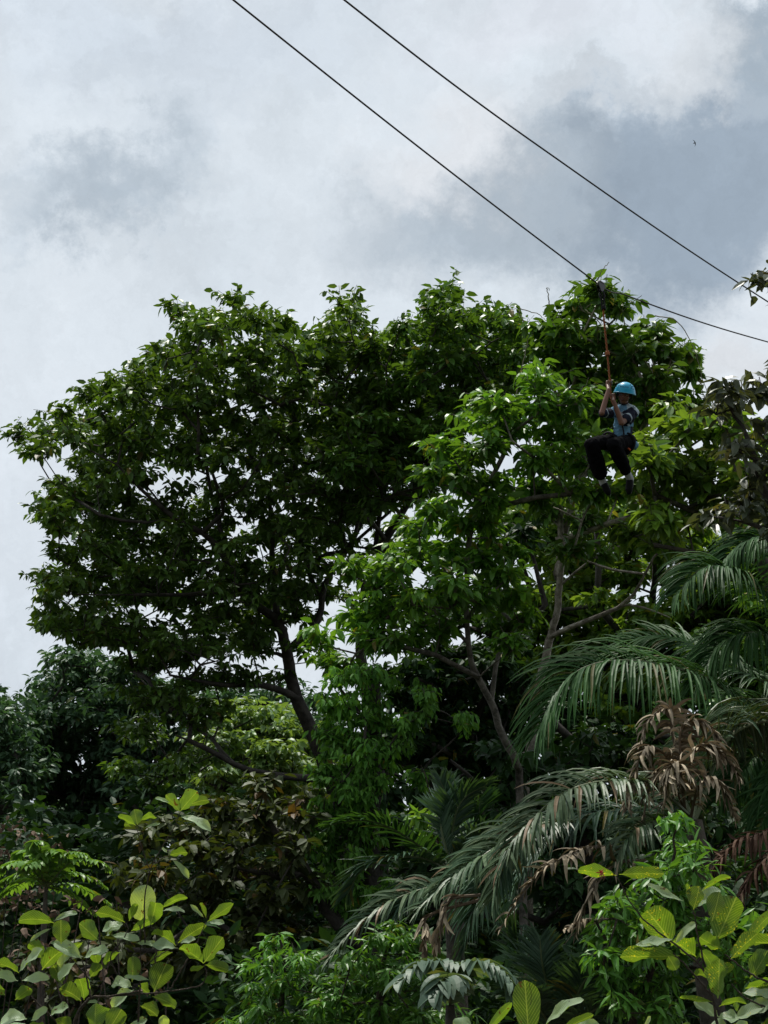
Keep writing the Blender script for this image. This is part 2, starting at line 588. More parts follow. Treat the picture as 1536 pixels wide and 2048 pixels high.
def ground_z(x, y):
    g = -2.2 * min(1.0, max(0.0, (y - 2) / 12))
    h = max(0.0, (y - 48) / 22)
    h = min(1.0, h)
    g += 9.0 * (h * h * (3 - 2 * h))
    return g + .18 * math.sin(x * .33) * math.cos(y * .21)


# ------------------------------------------------------------------ tree builder
UPV = np.array([0, 0, 1.0])
DMUL = 3.3


class Grow:
    def __init__(s, rng):
        s.P, s.par, s.r = [], [], []
        s.rng = rng
        s.arr = np.zeros((60000, 3))

    def add(s, p, par, r=0.0):
        s.arr[len(s.P)] = p
        s.P.append(np.asarray(p, float))
        s.par.append(par)
        s.r.append(r)
        return len(s.P) - 1

    def nearest(s, t, up_bias=0.0):
        A = s.arr[:len(s.P)]
        d = np.linalg.norm(A - t, axis=1)
        if up_bias:
            d = d + up_bias * np.maximum(0, A[:, 2] - t[2])
        return int(np.argmin(d))

    def limb(s, pts, start=None, n=None):
        """pts rows x,y,z,r"""
        pts = np.asarray(pts, float)
        ln = np.sum(np.linalg.norm(np.diff(pts[:, :3], axis=0), axis=1))
        n = max(4, int(ln / .28))
        S = spline(pts, n)
        wob = s.rng.normal(0, .010, (n, 3))
        wob = np.cumsum(wob, 0) - np.linspace(0, 1, n)[:, None] * np.sum(wob, 0)
        S[:, :3] += wob
        k = start
        for row in S:
            k = s.add(row[:3], -1 if k is None else k, row[3])
        return k

    def reach(s, t, step, up_bias=.6, jit=.06, rise=.12):
        k = s.nearest(t, up_bias)
        a = s.P[k]
        d = t - a
        L = np.linalg.norm(d)
        n = max(1, int(L / step))
        for i in range(1, n + 1):
            f = i / n
            p = a + d * f
            p = p + s.rng.normal(0, jit, 3) * math.sin(f * math.pi) - UPV * rise * L * math.sin(f * math.pi) * -.4
            k = s.add(p, k)
        return k

    def mesh(s, tip_r=.006, expo=2.3, sides=6, limit=None, thin=0):
        n = len(s.P)
        acc = np.zeros(n)
        ch = [[] for _ in range(n)]
        for i in range(n):
            if s.par[i] >= 0:
                ch[s.par[i]].append(i)
        for i in range(n - 1, -1, -1):
            if not ch[i]:
                acc[i] = tip_r ** expo
            if s.par[i] >= 0:
                acc[s.par[i]] += acc[i]
        R = acc ** (1 / expo)
        if limit:
            R = np.minimum(R, limit)
        R = np.maximum(R, np.array(s.r))
        s.R = R
        chains = []
        stack = [i for i in range(n) if s.par[i] < 0]
        starts = [(i, None) for i in stack]
        while starts:
            i, fr = starts.pop()
            pts, rad = [], []
            if fr is not None:
                pts.append(s.P[fr])
                rad.append(min(R[fr], R[i] * 1.25))
            while True:
                pts.append(s.P[i])
                rad.append(R[i])
                if not ch[i]:
                    break
                c = sorted(ch[i], key=lambda q: -R[q])
                for o in c[1:]:
                    starts.append((o, i))
                i = c[0]
            if len(pts) > 1 and max(rad) >= thin:
                chains.append((pts, rad))
        return tubes(chains, sides)


def cluster(tips, axes, rng, per=7, L=(.16, .24), wr=.45, mode='splay', spread=.06, curl=(.3, 1.0), tilt=.35, tmpl='ovate', fold=.25, droop=-.12):
    n = len(tips)
    k = per
    idx = np.repeat(np.arange(n), k)
    N_ = n * k
    ph = rng.uniform(0, 6.28, n)[idx] + np.tile(np.arange(k), n) * 2.39996 + rng.normal(0, .25, N_)
    ax = nrm(axes)[idx]
    if mode == 'hang':
        D = np.stack([np.cos(ph) * .35, np.sin(ph) * .35, -np.ones(N_)], -1) + rng.normal(0, .15, (N_, 3))
        Nn = np.stack([np.cos(ph), np.sin(ph), np.full(N_, .35)], -1)
        P = tips[idx] + np.stack([np.cos(ph) * spread, np.sin(ph) * spread, rng.uniform(-2.5, .5, N_) * spread], -1)
    else:
        hx = np.stack([np.cos(ph), np.sin(ph), np.zeros(N_)], -1)
        el = rng.normal(droop, .34, N_) + np.tile(np.linspace(-.35, .4, k), n)
        D = hx * np.cos(el)[:, None] + UPV * np.sin(el)[:, None] + ax * .35
        Nn = UPV + rng.normal(0, tilt, (N_, 3)) + hx * .15
        P = tips[idx] - ax * (rng.uniform(0, 1, N_) * spread * 2)[:, None] + hx * spread * .25
    Ls = rng.uniform(*L, N_)
    tint = np.clip(.62 * rng.uniform(0, 1, n)[idx] + .38 * rng.uniform(0, 1, N_), 0, .97)
    tint[rng.random(N_) < .012] = 1.0
    return leaves(P, D, Nn, Ls, Ls * wr * rng.uniform(.8, 1.15, N_), tmpl, rng.uniform(*curl, N_), fold, rng, tint)


def blob_world(b, d0):
    px, py, rx, ry = b[:4]
    d = b[4] if len(b) > 4 and b[4] else d0
    c = W(px, py, d)
    return c, rx * d / FPX, ry * d / FPX, d


def inside(poly, x, y):
    c = False
    n = len(poly)
    for i in range(n):
        x1, y1 = poly[i]
        x2, y2 = poly[i - 1]
        if (y1 > y) != (y2 > y) and x < (x2 - x1) * (y - y1) / (y2 - y1) + x1:
            c = not c
    return c


def spread_out(cand, have):
    if not have:
        return cand[0]
    A = np.array(have[-400:])
    d = np.linalg.norm(cand[:, None] - A[None], axis=2).min(1)
    return cand[int(np.argmax(d))]


def shrink(poly, k):
    P = np.array(poly, float)
    c = P.mean(0)
    v = c - P
    return [tuple(q) for q in P + v / np.linalg.norm(v, axis=1, keepdims=True) * k]


def poly_tufts(rng, poly, n, d, thick, out, sparse):
    """tufts spread evenly through a crown whose outline is poly"""
    P = np.array(poly, float)
    lo, hi = P.min(0), P.max(0)
    for _ in range(n):
        cand = []
        while len(cand) < 7:
            x, y = rng.uniform(lo[0], hi[0]), rng.uniform(lo[1], hi[1])
            if not inside(poly, x, y):
                continue
            if any(inside(q, x, y) and rng.random() > k for q, k in sparse):
                continue
            cand.append(W(x, y, d + rng.uniform(-thick, thick)))
        out.append(spread_out(np.array(cand), out))


def tree(name, label, cat, seed, d0, limbs, blobs, leaf, bark='dark_bark', depth_r=1.0, tuft=.55, dens=1.0, tw=9,
         per=7, L=(.16, .24), wr=.45, mode='splay', curl=(.1, .8), tmpl='ovate', group=None, step=.35, tip_r=.006,
         fold=.25, spread=.11, tilt=.4, limit=None, sides=6, djit=.8, thin=0, up_bias=.6, jit=.06, polys=(), sparse=(), mid_share=.5, droop=-.5):
    rng = np.random.default_rng(seed)
    g = Grow(rng)
    for li, lm in enumerate(limbs):
        pts = [(*W(p[0], p[1], p[2] if p[2] else d0), p[3]) for p in lm]
        if li == 0:
            x, y, z, r = pts[0]
            gz = ground_z(x, y) - .2
            pts = [(x, y, gz, r * 1.25)] + pts
            root = (x, y, gz)
            g.limb(pts)
        else:
            k = g.nearest(np.array(pts[0][:3]))
            g.limb(pts, k)
    tufts = []
    for poly, npt, dd, thick in polys:
        poly_tufts(rng, poly, npt, dd, thick, tufts, sparse)
    for b in blobs:
        c, rx, rz, d = blob_world(b, d0)
        dn = b[5] if len(b) > 5 else 1.0
        c = c + nrm(c - CAM) * rng.uniform(-djit, djit)
        vol = rx * rz
        n = max(1, int(round(DMUL * dens * dn * vol / (tuft * tuft) * 1.6 * max(1, depth_r * .8))))
        for _ in range(n):
            v = nrm(rng.normal(0, 1, (6, 3))) * rng.uniform(.0, 1, (6, 1)) ** .5
            ray = nrm(c - CAM)
            cand = c + RT * (v[:, :1] * rx) + UP * (v[:, 2:] * rz) + ray * (v[:, 1:2] * max(depth_r, rx * .8) + 0)
            tufts.append(spread_out(cand, tufts))
    tufts = np.array(tufts)
    order = np.argsort(np.linalg.norm(tufts - g.arr[0], axis=1) + rng.normal(0, .8, len(tufts)))
    tips, axes = [], []
    tcs = []
    for i in order:
        c = tufts[i]
        k = g.reach(c - UPV * tuft * .35, step, up_bias, jit)
        tcs.append((c, k))
    for c, k0 in tcs:
        for q in range(tw):
            az = rng.uniform(0, 6.28)
            z = rng.uniform(-.25, 1)
            h = math.sqrt(max(0, 1 - z * z))
            e = c + tuft * rng.uniform(.55, 1.05) * np.array([h * math.cos(az), h * math.sin(az), z * .6])
            a = g.P[k0]
            mid = (a + e) / 2 + UPV * .03 + rng.normal(0, .03, 3)
            j = g.add(mid, k0)
            j2 = g.add(e, j)
            tips.append(e)
            axes.append(e - mid)
            if rng.random() < mid_share:
                tips.append(mid)
                axes.append(mid - a)
    tips, axes = np.array(tips), np.array(axes)
    V, Q, uv, ti = g.mesh(tip_r, sides=sides, limit=limit, thin=thin)
    tr_me = make_mesh('trunk', V, Q, uv, None, True)
    parts = [cluster(tips, axes, rng, per, L, wr, mode, spread, curl, tilt, tmpl, fold, droop)]
    V, Q, uv, ti = join(parts)
    lf_me = make_mesh('crown', V, Q, uv, ti, False)
    root_o = empty(name, root, label, cat, group)
    link('trunk', tr_me, M[bark], root_o)
    link('crown', lf_me, M[leaf], root_o)
    return root_o, g

# ------------------------------------------------------------------ ground
def build_ground():
    xs = np.concatenate([[-900, -300], np.linspace(-80, 80, 81), [300, 900]])
    ys = np.concatenate([[-900, -200], np.linspace(-30, 110, 71), [300, 1200]])
    V = []
    for y in ys:
        for x in xs:
            V.append((x, y, ground_z(x, min(max(y, -60), 110))))
    nx = len(xs)
    i, j = np.meshgrid(np.arange(len(ys) - 1), np.arange(nx - 1), indexing='ij')
    q = np.stack([i * nx + j, i * nx + j + 1, (i + 1) * nx + j + 1, (i + 1) * nx + j], -1).reshape(-1, 4)
    me = make_mesh('ground', np.array(V, float), q, None, None, True)
    mt = barkmat('forest_floor', (.020, .022, .012), (.06, .048, .03), 1.5)
    o = link('ground', me, mt)
    tag(o, 'dark leaf-littered forest floor rising behind the trees', 'ground', kind='structure')


build_ground()

# ------------------------------------------------------------------ the large dark crown
A_poly = [(345, 615), (400, 618), (470, 592), (555, 605), (600, 655), (655, 668), (690, 605), (725, 615), (775, 655), (800, 700), (800, 900), (770, 1010), (700, 1060), (640, 1110), (570, 1170), (520, 1240), (520, 1310),
          (380, 1320), (250, 1300), (100, 1270), (78, 1225), (90, 1165), (130, 1130), (110, 1080), (75, 1045), (80, 1000), (115, 960), (95, 915), (50, 893), (12, 868), (50, 850), (105, 838), (95, 808), (150, 780), (215, 735), (300, 700), (330, 660)]
A_sparse = [([(230, 960), (420, 900), (640, 880), (700, 960), (640, 1070), (560, 1230), (460, 1120), (330, 1060)], .33), ([(60, 1060), (140, 1100), (200, 1300), (60, 1300)], .6)]
A_extra = [(310, 1380, 80, 35, 0, 2), (400, 1420, 80, 35, 0, 2), (290, 1460, 70, 30, 0, 2), (230, 1530, 40, 22, 0, 2), (330, 1540, 70, 30, 0, 2), (420, 1500, 60, 26, 0, 2), (430, 1350, 80, 30, 0, 2), (330, 1320, 80, 30, 0, 2), (100, 1170, 24, 20, 0, 2), (105, 1230, 26, 26, 0, 2), (150, 1250, 50, 26, 0, 2), (220, 1280, 60, 24, 0, 2), (480, 1580, 60, 24, 0, 1.5), (590, 1210, 50, 40, 0, 1.6), (680, 1120, 50, 40, 0, 1.6), (620, 1300, 40, 30, 0, 1.4), (520, 1270, 50, 40, 0, 1.4), (700, 1200, 40, 40, 25, .8), (560, 1350, 60, 26, 0, .5), (640, 1040, 60, 50, 25, 2), (620, 1150, 60, 50, 25, 1.8), (540, 1220, 60, 50, 25, 1.6), (700, 1010, 60, 40, 25, 2), (770, 1060, 50, 40, 25, 1.6),
           (495, 592, 40, 12, 0, 1.5), (705, 600, 22, 14, 0, 2), (40, 862, 30, 12, 0, 1.6), (80, 1160, 16, 12, 0, 2), (85, 1240, 18, 20, 0, 2), (110, 1100, 14, 12, 0, 2), (360, 620, 24, 12, 0, 1.6)]
A_limbs = [
    [(690, 1700, 24, 0.186), (655, 1520, 24, 0.149), (600, 1400, 24, 0.124), (575, 1300, 24, 0.105), (555, 1240, 24, 0.093)],
    [(555, 1240, 24, 0.081), (490, 1195, 23.6, 0.071), (460, 1140, 23.3, 0.062), (420, 1080, 23, 0.053), (345, 1035, 22.6, 0.043), (285, 985, 22.3, 0.031), (235, 930, 22, 0.019)],
    [(460, 1120, 23.3, 0.050), (425, 1000, 23.6, 0.031), (412, 920, 24, 0.019)],
    [(345, 1040, 22.6, 0.028), (270, 1045, 22.2, 0.019), (200, 1030, 21.8, 0.012)],
    [(555, 1240, 24, 0.068), (545, 1130, 24.6, 0.056), (540, 1010, 25, 0.043), (500, 900, 25.2, 0.031), (460, 820, 25.2, 0.019)],
    [(540, 1010, 25, 0.037), (620, 920, 25.4, 0.025), (650, 820, 25.6, 0.015)],
    [(575, 1300, 24, 0.068), (635, 1240, 24.5, 0.062), (645, 1170, 24.7, 0.056), (700, 1080, 25, 0.050), (730, 990, 25, 0.043), (738, 890, 25, 0.028), (715, 760, 25, 0.012)],
    [(645, 1190, 24.7, 0.037), (615, 1140, 24.5, 0.031), (600, 1060, 24.3, 0.022), (585, 980, 24, 0.012)],
    [(600, 1400, 24, 0.068), (530, 1370, 23.5, 0.056), (440, 1370, 23, 0.037), (340, 1350, 22.5, 0.019)],
    [(480, 1190, 23.6, 0.043), (420, 1190, 23, 0.028), (330, 1190, 22.4, 0.019), (220, 1190, 22, 0.009)],
    [(500, 1200, 23.7, 0.031), (440, 1130, 23.2, 0.028), (350, 1120, 22.9, 0.019)],
    [(665, 1560, 24, 0.081), (590, 1555, 23.5, 0.062), (500, 1540, 23, 0.050), (420, 1500, 22.6, 0.031), (350, 1470, 22.3, 0.015)],
    [(700, 1090, 25, 0.031), (770, 1030, 25, 0.028), (830, 985, 25, 0.019), (870, 960, 25, 0.012)],
]
tree('broadleaf_tree', 'large spreading tree with dark drooping leaves and black forking limbs against pale sky', 'tree', 11, 24,
     A_limbs, A_extra, 'dark_leaf', 'dark_bark', depth_r=1.2, tuft=.45, dens=.6, tw=8, per=7, L=(.10, .215), wr=.46, djit=1.0, tip_r=.0035, limit=.042,
     polys=[(shrink(A_poly, 20), 430, 24, 2.2)], sparse=A_sparse)

A2_poly = [(850, 625), (855, 590), (885, 565), (915, 585), (960, 605), (1000, 610), (1040, 640), (1060, 690), (1060, 760), (980, 800), (920, 860), (900, 960), (840, 1010), (760, 1030), (690, 1020), (650, 950), (660, 860), (720, 760), (740, 670), (790, 640), (830, 650)]
A2_sparse = [([(860, 800), (1000, 780), (980, 900), (900, 940), (860, 1040), (740, 1040), (740, 960), (840, 940)], .35)]
tree('broadleaf_tree', 'tree behind with olive-green domed crown peaking between the dark crown and the rider', 'tree', 12, 23.2,
     [[(760, 1650, 23.2, .15), (745, 1450, 23.2, .12), (720, 1280, 23.2, .10), (740, 1150, 23.2, .085), (800, 1030, 23.2, .07), (850, 930, 23.2, .05), (890, 830, 23.2, .035), (900, 720, 23.2, .02)],
      [(800, 1030, 23.2, .04), (740, 950, 22.8, .03), (720, 900, 22.5, .015)],
      [(850, 930, 23.2, .035), (940, 830, 23.4, .025), (960, 720, 23.4, .012)],
      [(745, 1150, 23.2, .05), (760, 1020, 23.4, .04), (800, 880, 23.4, .03), (830, 760, 23.4, .02)]],
     [(885, 572, 22, 9, 0, 2.0), (720, 900, 70, 36, 21.5, 1.0), (790, 930, 50, 30, 21.6, 1.0), (1035, 660, 20, 14, 0, 1.5)],
     'mid_leaf', 'dark_bark', depth_r=.8, tuft=.42, dens=.8, tw=8, per=7, L=(.10, .215), wr=.46, djit=.3, tip_r=.0035, limit=.04,
     polys=[(shrink(A2_poly, 16), 180, 23.2, 1.8)], sparse=A2_sparse)

# ------------------------------------------------------------------ pale-trunked tree behind the rider
B_blobs = [
    (1195, 576, 30, 12, 0, 2.6), (1170, 605, 30, 14, 0, 1.8), (1225, 600, 26, 12, 0, 1.8), (1130, 632, 16, 10, 0, 1.4), (1245, 612, 12, 8, 0, 1.6), (1110, 660, 34, 20, 0, 1.2), (1190, 655, 50, 26, 0, 1.1), (1265, 655, 30, 16, 0, 1.1),
    (1312, 668, 22, 14, 0, 1.3), (1365, 700, 22, 16, 0, 1.2), (1150, 700, 60, 35), (1260, 690, 70, 35, 0, 1.2), (1350, 700, 36, 22, 0, 1.1), (1330, 740, 50, 30, 0, 1.2), (1380, 745, 18, 14), (1370, 780, 28, 18, 0, 1.1),
    (1290, 780, 70, 35, 0, 1.2), (1200, 760, 70, 40), (1300, 830, 50, 30), (1340, 815, 24, 18), (1230, 830, 60, 40), (1160, 800, 50, 40), (1250, 900, 50, 30, 0, .8), (1160, 900, 50, 40, 0, .6),
    (1100, 690, 40, 28), (1210, 980, 70, 40, 0, .5), (1090, 1000, 60, 40, 0, .4), (1180, 1080, 80, 50, 0, .4),
]
B, gB = tree('pale_trunk_tree', 'tall tree with pale mottled trunk, its leafy crown directly behind the rider', 'tree', 13, 20.5,
     [[(1045, 1620, 20.5, 0.084), (1053, 1500, 20.5, 0.076), (1066, 1400, 20.5, 0.068), (1082, 1310, 20.5, 0.063), (1102, 1230, 20.5, 0.054), (1113, 1150, 20.5, 0.049), (1116, 1000, 20.5, 0.039), (1128, 860, 20.6, 0.030), (1160, 720, 20.7, 0.017), (1190, 610, 20.7, 0.007)],
      [(1113, 1150, 20.5, 0.044), (1130, 1060, 20.6, 0.035), (1150, 960, 20.7, 0.024), (1210, 850, 20.8, 0.019), (1290, 770, 20.8, 0.010)],
      [(1128, 860, 20.6, 0.019), (1105, 760, 20.5, 0.012), (1105, 660, 20.5, 0.006)],
      [(1105, 1270, 20.5, 0.039), (1150, 1250, 20.3, 0.035), (1210, 1228, 20, 0.032), (1255, 1205, 19.8, 0.027), (1285, 1160, 19.6, 0.022), (1305, 1120, 19.4, 0.017), (1340, 1085, 19.2, 0.010)],
      [(1255, 1210, 19.8, 0.017), (1300, 1220, 19.6, 0.014), (1340, 1235, 19.4, 0.007)],
      [(1110, 1180, 20.5, 0.019), (1180, 1120, 20.2, 0.017), (1250, 1090, 20, 0.014), (1320, 1085, 19.8, 0.011), (1390, 1120, 19.6, 0.007)],
      [(1116, 1080, 20.5, 0.014), (1190, 1060, 20.2, 0.010), (1270, 1030, 20, 0.005)]],
     B_blobs, 'mid_leaf', 'pale_bark', depth_r=1.3, tuft=.36, dens=1.0, tw=8, per=7, L=(.15, .235), wr=.46, djit=.8, tip_r=.0045, limit=.05)

# thin bare tendrils curling off its crown
rng = np.random.default_rng(5)
td = []
for path in ([(1190, 570), (1205, 540), (1219, 524)], [(1100, 610), (1096, 590), (1093, 576), (1099, 580)], [(1050, 650), (1040, 620), (1075, 628), (1090, 640)],
             [(1310, 632), (1350, 640), (1380, 680), (1398, 730), (1415, 790), (1426, 838)], [(1400, 760), (1410, 800), (1418, 815)],
             [(1030, 800), (1052, 700), (1062, 665), (1090, 650)], [(1170, 620), (1195, 640), (1212, 668)], [(1340, 700), (1355, 715), (1372, 742)], [(1325, 770), (1340, 790), (1352, 805)]):
    P = spline([W(x, y, 19.6) for x, y in path], 26) + rng.normal(0, .006, (26, 3))
    td.append((P, np.linspace(.009, .004, 26)))
tendril_m = plain('tendril', (.22, .20, .14), .8)
for one in td:
    V, Q, uv, ti = tubes([one], 4)
    link('tendril', make_mesh('tendril', V, Q, uv, None, True), tendril_m, B)

# ------------------------------------------------------------------ bright young tree in front
C_blobs = [
    (760, 1140, 60, 30, 0, 1.1), (850, 1090, 60, 30, 0, 1.1), (930, 1100, 60, 35), (800, 1190, 80, 35, 0, 1.1), (900, 1170, 70, 40, 0, 1.1), (990, 1160, 60, 40), (700, 1230, 40, 22, 0, 1.1),
    (760, 1260, 60, 26, 0, 1.1), (860, 1250, 60, 26), (650, 1275, 36, 18, 0, 1.1), (690, 1310, 50, 22), (1000, 1220, 50, 30), (1035, 1275, 32, 14, 0, 1.2), (1030, 1110, 30, 20),
    (860, 1045, 40, 22, 0, 1.5), (950, 1040, 60, 22, 0, 1.4),
    (1070, 755, 55, 24, 0, 1.2), (1010, 800, 50, 26, 0, 1.2), (1110, 800, 60, 35, 0, 1.2), (960, 830, 34, 20, 0, 1.1), (1040, 850, 60, 30, 0, 1.1), (1140, 850, 45, 26, 0, 1.1), (1180, 870, 30, 22),
    (900, 890, 40, 20, 0, 1.1), (970, 895, 50, 26), (1060, 910, 60, 28), (1150, 910, 45, 24), (890, 935, 34, 20, 0, 1.2), (950, 945, 40, 22), (1030, 965, 50, 24, 0, .8), (980, 1000, 40, 20, 0, 1.1),
    (1120, 960, 40, 22, 0, .5), (880, 1000, 30, 16, 0, 1.4), (850, 1020, 30, 16, 0, 1.2),
]
tree('young_tree', 'slender young tree with the brightest green leaves, thin grey forked stem', 'tree', 14, 18,
     [[(1045, 1640, 18, 0.056), (1038, 1530, 18, 0.053), (1010, 1470, 18, 0.050), (985, 1410, 18, 0.046), (955, 1355, 18, 0.043), (942, 1300, 18, 0.033), (935, 1200, 18, 0.030), (935, 1100, 18, 0.026), (960, 1000, 18, 0.023), (1010, 900, 18, 0.017), (1060, 800, 18, 0.008)],
      [(955, 1355, 18, 0.026), (910, 1330, 17.9, 0.023), (870, 1310, 17.8, 0.020), (830, 1300, 17.7, 0.017), (760, 1280, 17.6, 0.010)],
      [(942, 1290, 18, 0.023), (870, 1220, 18, 0.017), (800, 1170, 18, 0.010)],
      [(985, 1410, 18, 0.033), (1000, 1300, 18.3, 0.026), (1020, 1240, 18.5, 0.020)],
      [(960, 1000, 18, 0.020), (920, 940, 18, 0.013), (890, 900, 18, 0.007)]],
     C_blobs, 'bright_leaf', 'grey_bark', depth_r=.9, tuft=.34, dens=1.1, tw=8, per=7, L=(.14, .215), wr=.40, djit=.5, tip_r=.004, limit=.035)

# ------------------------------------------------------------------ yellow-green tree beside the rider
E_blobs = [
    (1335, 812, 36, 18, 0, 1.2), (1380, 850, 50, 26, 0, 1.1), (1310, 870, 36, 24), (1440, 850, 40, 20, 0, 1.1), (1330, 920, 50, 28), (1410, 910, 60, 30), (1480, 880, 40, 26),
    (1290, 900, 24, 18), (1300, 960, 30, 22), (1370, 970, 60, 28), (1290, 995, 26, 14, 0, 1.3), (1340, 1020, 50, 24), (1440, 960, 60, 30), (1420, 1030, 60, 26), (1500, 950, 40, 30),
    (1500, 1010, 40, 30, 0, .8), (1340, 1070, 50, 26, 0, .7), (1270, 1060, 50, 26, 0, .5),
]
tree('broadleaf_tree', 'tree with yellow-green translucent leaves beside the dangling rider', 'tree', 15, 17,
     [[(1620, 1700, 17, .14), (1610, 1400, 17, .12), (1560, 1200, 17, .10), (1490, 1060, 17, .07), (1420, 960, 17, .045), (1370, 880, 17, .02)],
      [(1520, 1120, 17, .05), (1420, 1110, 17, .03), (1310, 1090, 17, .015)],
      [(1490, 1060, 17, .05), (1400, 1030, 16.8, .03), (1310, 990, 16.6, .012)],
      [(1460, 1010, 17, .04), (1480, 930, 17, .03), (1450, 860, 17, .012)]],
     E_blobs, 'yellow_leaf', 'mossy_bark', depth_r=.9, tuft=.34, dens=1.15, tw=8, per=6, L=(.16, .24), wr=.45, djit=.5, tip_r=.0045, limit=.05)

# ------------------------------------------------------------------ nearer grey-leaved tree reaching in from the edge
F_blobs = [
    (1445, 765, 20, 14, 0, 1.4), (1470, 800, 30, 20, 0, 1.0), (1445, 820, 20, 12), (1520, 770, 22, 22, 0, .9), (1510, 830, 30, 26, 0, 1.0), (1490, 880, 36, 26, 0, .9), (1535, 900, 30, 40),
    (1520, 960, 36, 30), (1480, 990, 40, 22, 0, 1.0), (1520, 1020, 40, 24, 0, 1.2), (1450, 1030, 28, 14, 0, 1.0), (1560, 1060, 40, 30),
    (1520, 565, 10, 14, 0, 3.0), (1560, 560, 24, 24, 0, 1.4), (1600, 600, 40, 40), (1580, 720, 40, 60, 0, .8), (1600, 850, 50, 70, 0, .6),
]
tree('broadleaf_tree', 'nearest tree with large dusky leaves whose sparse twigs reach above the palm fronds', 'tree', 16, 12,
     [[(1700, 1800, 12, .11), (1680, 1500, 12, .10), (1650, 1250, 12, .08), (1590, 1090, 12, .05), (1530, 960, 12, .035), (1490, 860, 12, .02), (1460, 800, 12, .012), (1445, 765, 12, .008)],
      [(1640, 1200, 12, .05), (1640, 950, 12, .04), (1620, 720, 12, .03), (1580, 600, 12, .015), (1530, 570, 12, .006)],
      [(1590, 1090, 12, .03), (1510, 1050, 12, .02), (1440, 1035, 12, .01)]],
     F_blobs, 'grey_leaf', 'dark_bark', depth_r=.4, tuft=.17, dens=.55, tw=5, per=5, L=(.11, .19), wr=.42, djit=.3, tip_r=.004, limit=.03, step=.25)

# ------------------------------------------------------------------ trees further off
def far(name, label, seed, d, limbs, blobs, leaf, L, tuft, dens, depth_r=2.5, tw=8, per=7, wr=.5, **k):
    dens = dens * 1.3
    k.setdefault('bark', 'dark_bark')
    return tree(name, label, 'tree', seed, d, limbs, blobs, leaf, depth_r=depth_r, tuft=tuft, dens=dens, tw=tw, per=per, L=L, wr=wr, djit=1.5, tip_r=.01, sides=5, step=.7, thin=.03, **k)


far('forest_tree', 'blue-green tree behind with dense small-leaved crown under the dark overhanging branches', 21, 42,
    [[(260, 1900, 42, .35), (240, 1700, 42, .28), (220, 1560, 42, .2), (230, 1400, 42, .1)], [(240, 1650, 42, .15), (140, 1520, 42, .08)], [(235, 1600, 42, .15), (330, 1480, 42, .08)]],
    [(150, 1320, 50, 22), (120, 1360, 50, 30), (230, 1350, 80, 40), (90, 1410, 34, 26), (180, 1420, 90, 40), (320, 1400, 80, 40), (110, 1480, 70, 40), (230, 1500, 100, 40), (350, 1480, 80, 40),
     (80, 1550, 60, 40), (180, 1580, 90, 40), (300, 1570, 80, 40), (140, 1650, 100, 40), (250, 1660, 90, 40), (200, 1730, 90, 40)],
    'blue_leaf', (.20, .32), .75, 1.2)
far('forest_tree', 'small dense tree crown at the very edge below the open sky', 22, 38,
    [[(-60, 1900, 38, .3), (-50, 1650, 38, .22), (-30, 1500, 38, .1)]],
    [(10, 1405, 20, 18), (-10, 1430, 40, 30), (20, 1465, 45, 30), (-20, 1520, 60, 40), (35, 1530, 45, 40), (0, 1600, 60, 50), (10, 1680, 60, 40), (-60, 1450, 60, 60)],
    'blue_leaf', (.19, .3), .7, 1.15)
far('forest_tree', 'round sunlit pale-green crown glimpsed beneath the black fork of limbs', 23, 36,
    [[(560, 1900, 36, .3), (550, 1700, 36, .22), (540, 1560, 36, .12)]],
    [(480, 1430, 60, 24), (540, 1445, 60, 28), (600, 1480, 50, 30), (450, 1480, 60, 35), (540, 1510, 80, 35), (620, 1530, 50, 30), (470, 1550, 80, 35), (570, 1580, 80, 35)],
    'far_bright_leaf', (.17, .27), .6, 1.35)
far('forest_tree', 'dark bluish crown filling the gap behind the black trunk fork', 24, 46,
    [[(600, 1800, 46, .25), (600, 1500, 46, .15), (590, 1400, 46, .08)]],
    [(560, 1385, 50, 20), (610, 1400, 30, 20), (470, 1390, 50, 20), (640, 1440, 40, 30)],
    'blue_leaf', (.2, .3), .7, .8)
far('forest_tree', 'backlit yellow-green tree seen through the bare limbs of the pale-trunked tree', 25, 33,
    [[(1330, 1900, 33, .3), (1320, 1600, 33, .22), (1300, 1350, 33, .14), (1310, 1150, 33, .07)], [(1310, 1400, 33, .12), (1220, 1200, 33, .06)], [(1310, 1380, 33, .12), (1430, 1180, 33, .06)]],
    [(1080, 1010, 80, 50), (1210, 1010, 90, 40, 0, .8), (1330, 1070, 90, 40, 0, .9), (1120, 1100, 90, 50), (1240, 1130, 80, 40, 0, .6), (1400, 1130, 70, 40, 0, .8), (1180, 1200, 90, 50, 0, .9),
     (1080, 1210, 70, 60), (1290, 1250, 70, 50, 0, 1.2), (1200, 1300, 90, 50), (1400, 1220, 70, 50, 0, 1.2), (1500, 1120, 80, 60, 0, 1.2), (1380, 1330, 90, 50), (1090, 1330, 90, 60), (1260, 1390, 100, 50), (1500, 1250, 80, 70)],
    'yellow_leaf', (.2, .3), .6, .85, depth_r=3)
